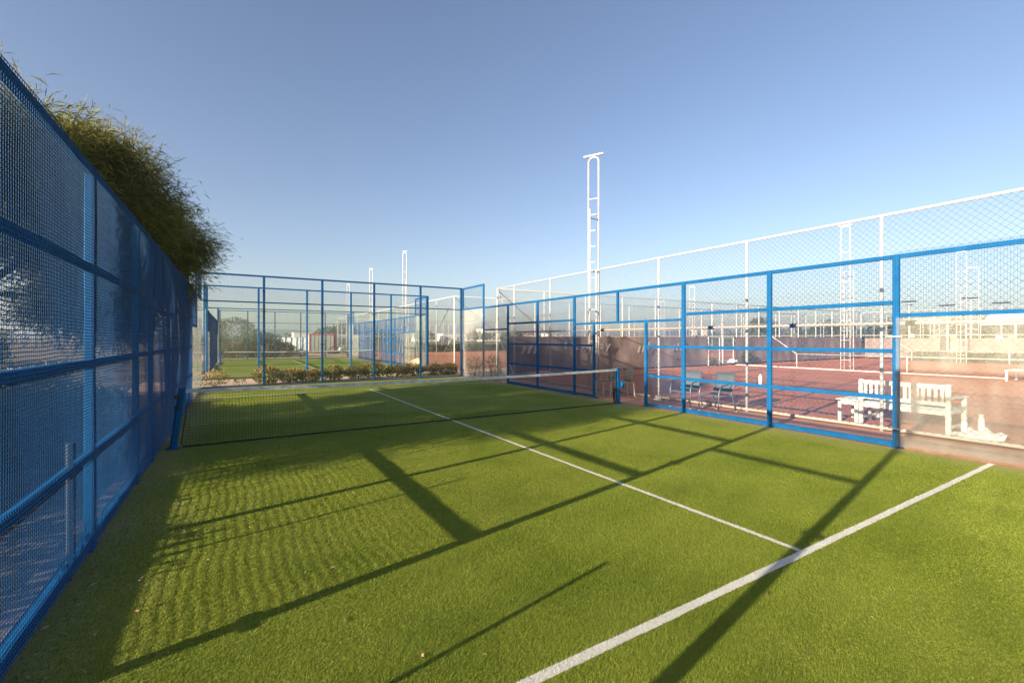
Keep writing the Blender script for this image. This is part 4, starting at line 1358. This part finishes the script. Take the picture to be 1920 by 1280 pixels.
# far trees, each its own
def far_tree(lab, x, y, h, w, n=900, m='hedge'):
    root = thing('far_tree', lab, 'tree', (x, y, 0), group='far trees on the horizon')
    P1_, D1 = blob_points(n, (x, y, h * 0.58), (w, w, h * 0.42), 0.3)
    P2_, D2 = blob_points(n // 2, (x + w * 0.5, y, h * 0.42), (w * 0.7, w * 0.7, h * 0.32), 0.3)
    P = np.concatenate([P1_, P2_]); D = np.concatenate([D1, D2]) + rng.normal(size=(len(P), 3)) * 0.8
    s = h * 0.09
    quads('crown', leaf_quads(P, D, rng.uniform(0.6, 1.3, len(P)) * s * 1.4, rng.uniform(0.5, 1.1, len(P)) * s), M[m], root, 'stuff')
    MB().tube([(x, y, -0.2), (x, y, h * 0.5)], [h * 0.03, h * 0.015], 6).build('trunk', M['bark'], root)
    return root
FT = [(45, 240, 9, 7, 'far round tree left of the white horizon house'), (60, 235, 7, 9, 'far broad tree over the tunnel house'), (36, 236, 7.5, 6, 'far tree nearest the big bushes on the horizon'),
      (84, 230, 6.5, 6, 'far tree behind the cabins'), (110, 215, 6, 7, 'olive tree below the white horizon houses'), (122, 210, 5.5, 8, 'broad low tree below the taller white house'), (148, 240, 7, 6, 'tree right of the end wall corner on the horizon'),
      (72, 34.5, 5.2, 2.2, 'green tree behind the plain windscreen, left of the second mast'), (84, 30, 4.6, 2.6, 'grey-green tree seen just left of the second mast'),
      (90, 22, 5.0, 3.5, 'hazy tree seen right of the second mast'), (96, 15, 5.2, 4, 'hazy tree behind the leftmost board'), (98, 10, 5.6, 4, 'hazy tree behind the third mast'), (100, 5, 5.0, 4, 'hazy tree behind the canopy post'), (102, -1, 5.5, 4, 'hazy tree under the canopy roof'), (104, -8, 5.2, 4, 'hazy tree at the right edge under the canopy')]
for x, y, h, w, lab in FT:
    far_tree(lab, x, y, h, w, 900)

# dark masses of far scrub and low hills at the horizon
def treeline(x0, y0, x1, y1, h, n):
    t = rng.uniform(size=n)
    P = np.stack([x0 + (x1 - x0) * t + rng.uniform(-15, 15, n), y0 + (y1 - y0) * t + rng.uniform(-15, 15, n), rng.uniform(0, 1, n) * h * (0.6 + 0.4 * np.sin(t * 60) * np.sin(t * 23))], 1)
    P[:, 2] = np.abs(P[:, 2])
    D = rng.normal(size=P.shape)
    return quads('far_scrub', leaf_quads(P, D, rng.uniform(2, 5, n) * 0.5, rng.uniform(1, 2.5, n) * 0.5), M['hedge'], None, 'stuff')
treeline(-60, 300, 330, 300, 5.0, 9000)
treeline(330, 300, 420, -160, 5.0, 9000)
treeline(112, 60, 125, -40, 4.6, 5000)
mb = MB()
v, f = [], []
n = 120
for i in range(n + 1):
    a = R(-70 + 230 * i / n)
    dist = 2350
    h = 26 + 15 * math.sin(i * 0.21) + 9 * math.sin(i * 0.53 + 1) + 4 * math.sin(i * 1.3)
    v += [(dist * math.sin(a) * 0.85, dist * math.cos(a) * 0.85, -5), (dist * math.sin(a), dist * math.cos(a), max(h, 10)), (dist * math.sin(a) * 1.2, dist * math.cos(a) * 1.2, -5)]
for i in range(n):
    f += [(3 * i, 3 * i + 3, 3 * i + 4, 3 * i + 1), (3 * i + 1, 3 * i + 4, 3 * i + 5, 3 * i + 2)]
hl = MB().add(v, f).build('hills', M['hill'], smooth=True)
hl['kind'] = 'structure'

# ------------------------------------------------------------------ litter of dry leaves along the left fence
n = 900
x = -4.95 + np.abs(rng.normal(size=n)) * 0.22
y = rng.uniform(-8.5, 8, n)
k_ = rng.uniform(size=n) < 0.22
x[k_] = -4.9 + rng.gamma(1.2, 1.5, k_.sum()).clip(0, 9); 
P = np.stack([x, y, np.full(n, 0.014)], 1)
D = rng.normal(size=P.shape) * np.array([1, 1, 0.15])
quads('fallen_leaves', leaf_quads(P, D, rng.uniform(0.015, 0.05, n), rng.uniform(0.008, 0.02, n)), M['dryleaf'], None, 'stuff')

# ------------------------------------------------------------------ air
hm = bpy.data.materials.new('haze_air')
hm.use_nodes = True
ht = hm.node_tree
ht.nodes.remove(ht.nodes['Principled BSDF'])
pv = ht.nodes.new('ShaderNodeVolumePrincipled')
pv.inputs['Color'].default_value = (0.90, 0.95, 1.0, 1)
pv.inputs['Density'].default_value = 0.0004
pv.inputs['Anisotropy'].default_value = 0.6
ht.links.new(pv.outputs[0], ht.nodes['Material Output'].inputs['Volume'])
hz = MB().box((-3100, -3100, -6.5), (3100, 3100, 62)).build('haze', hm)
hz['kind'] = 'stuff'
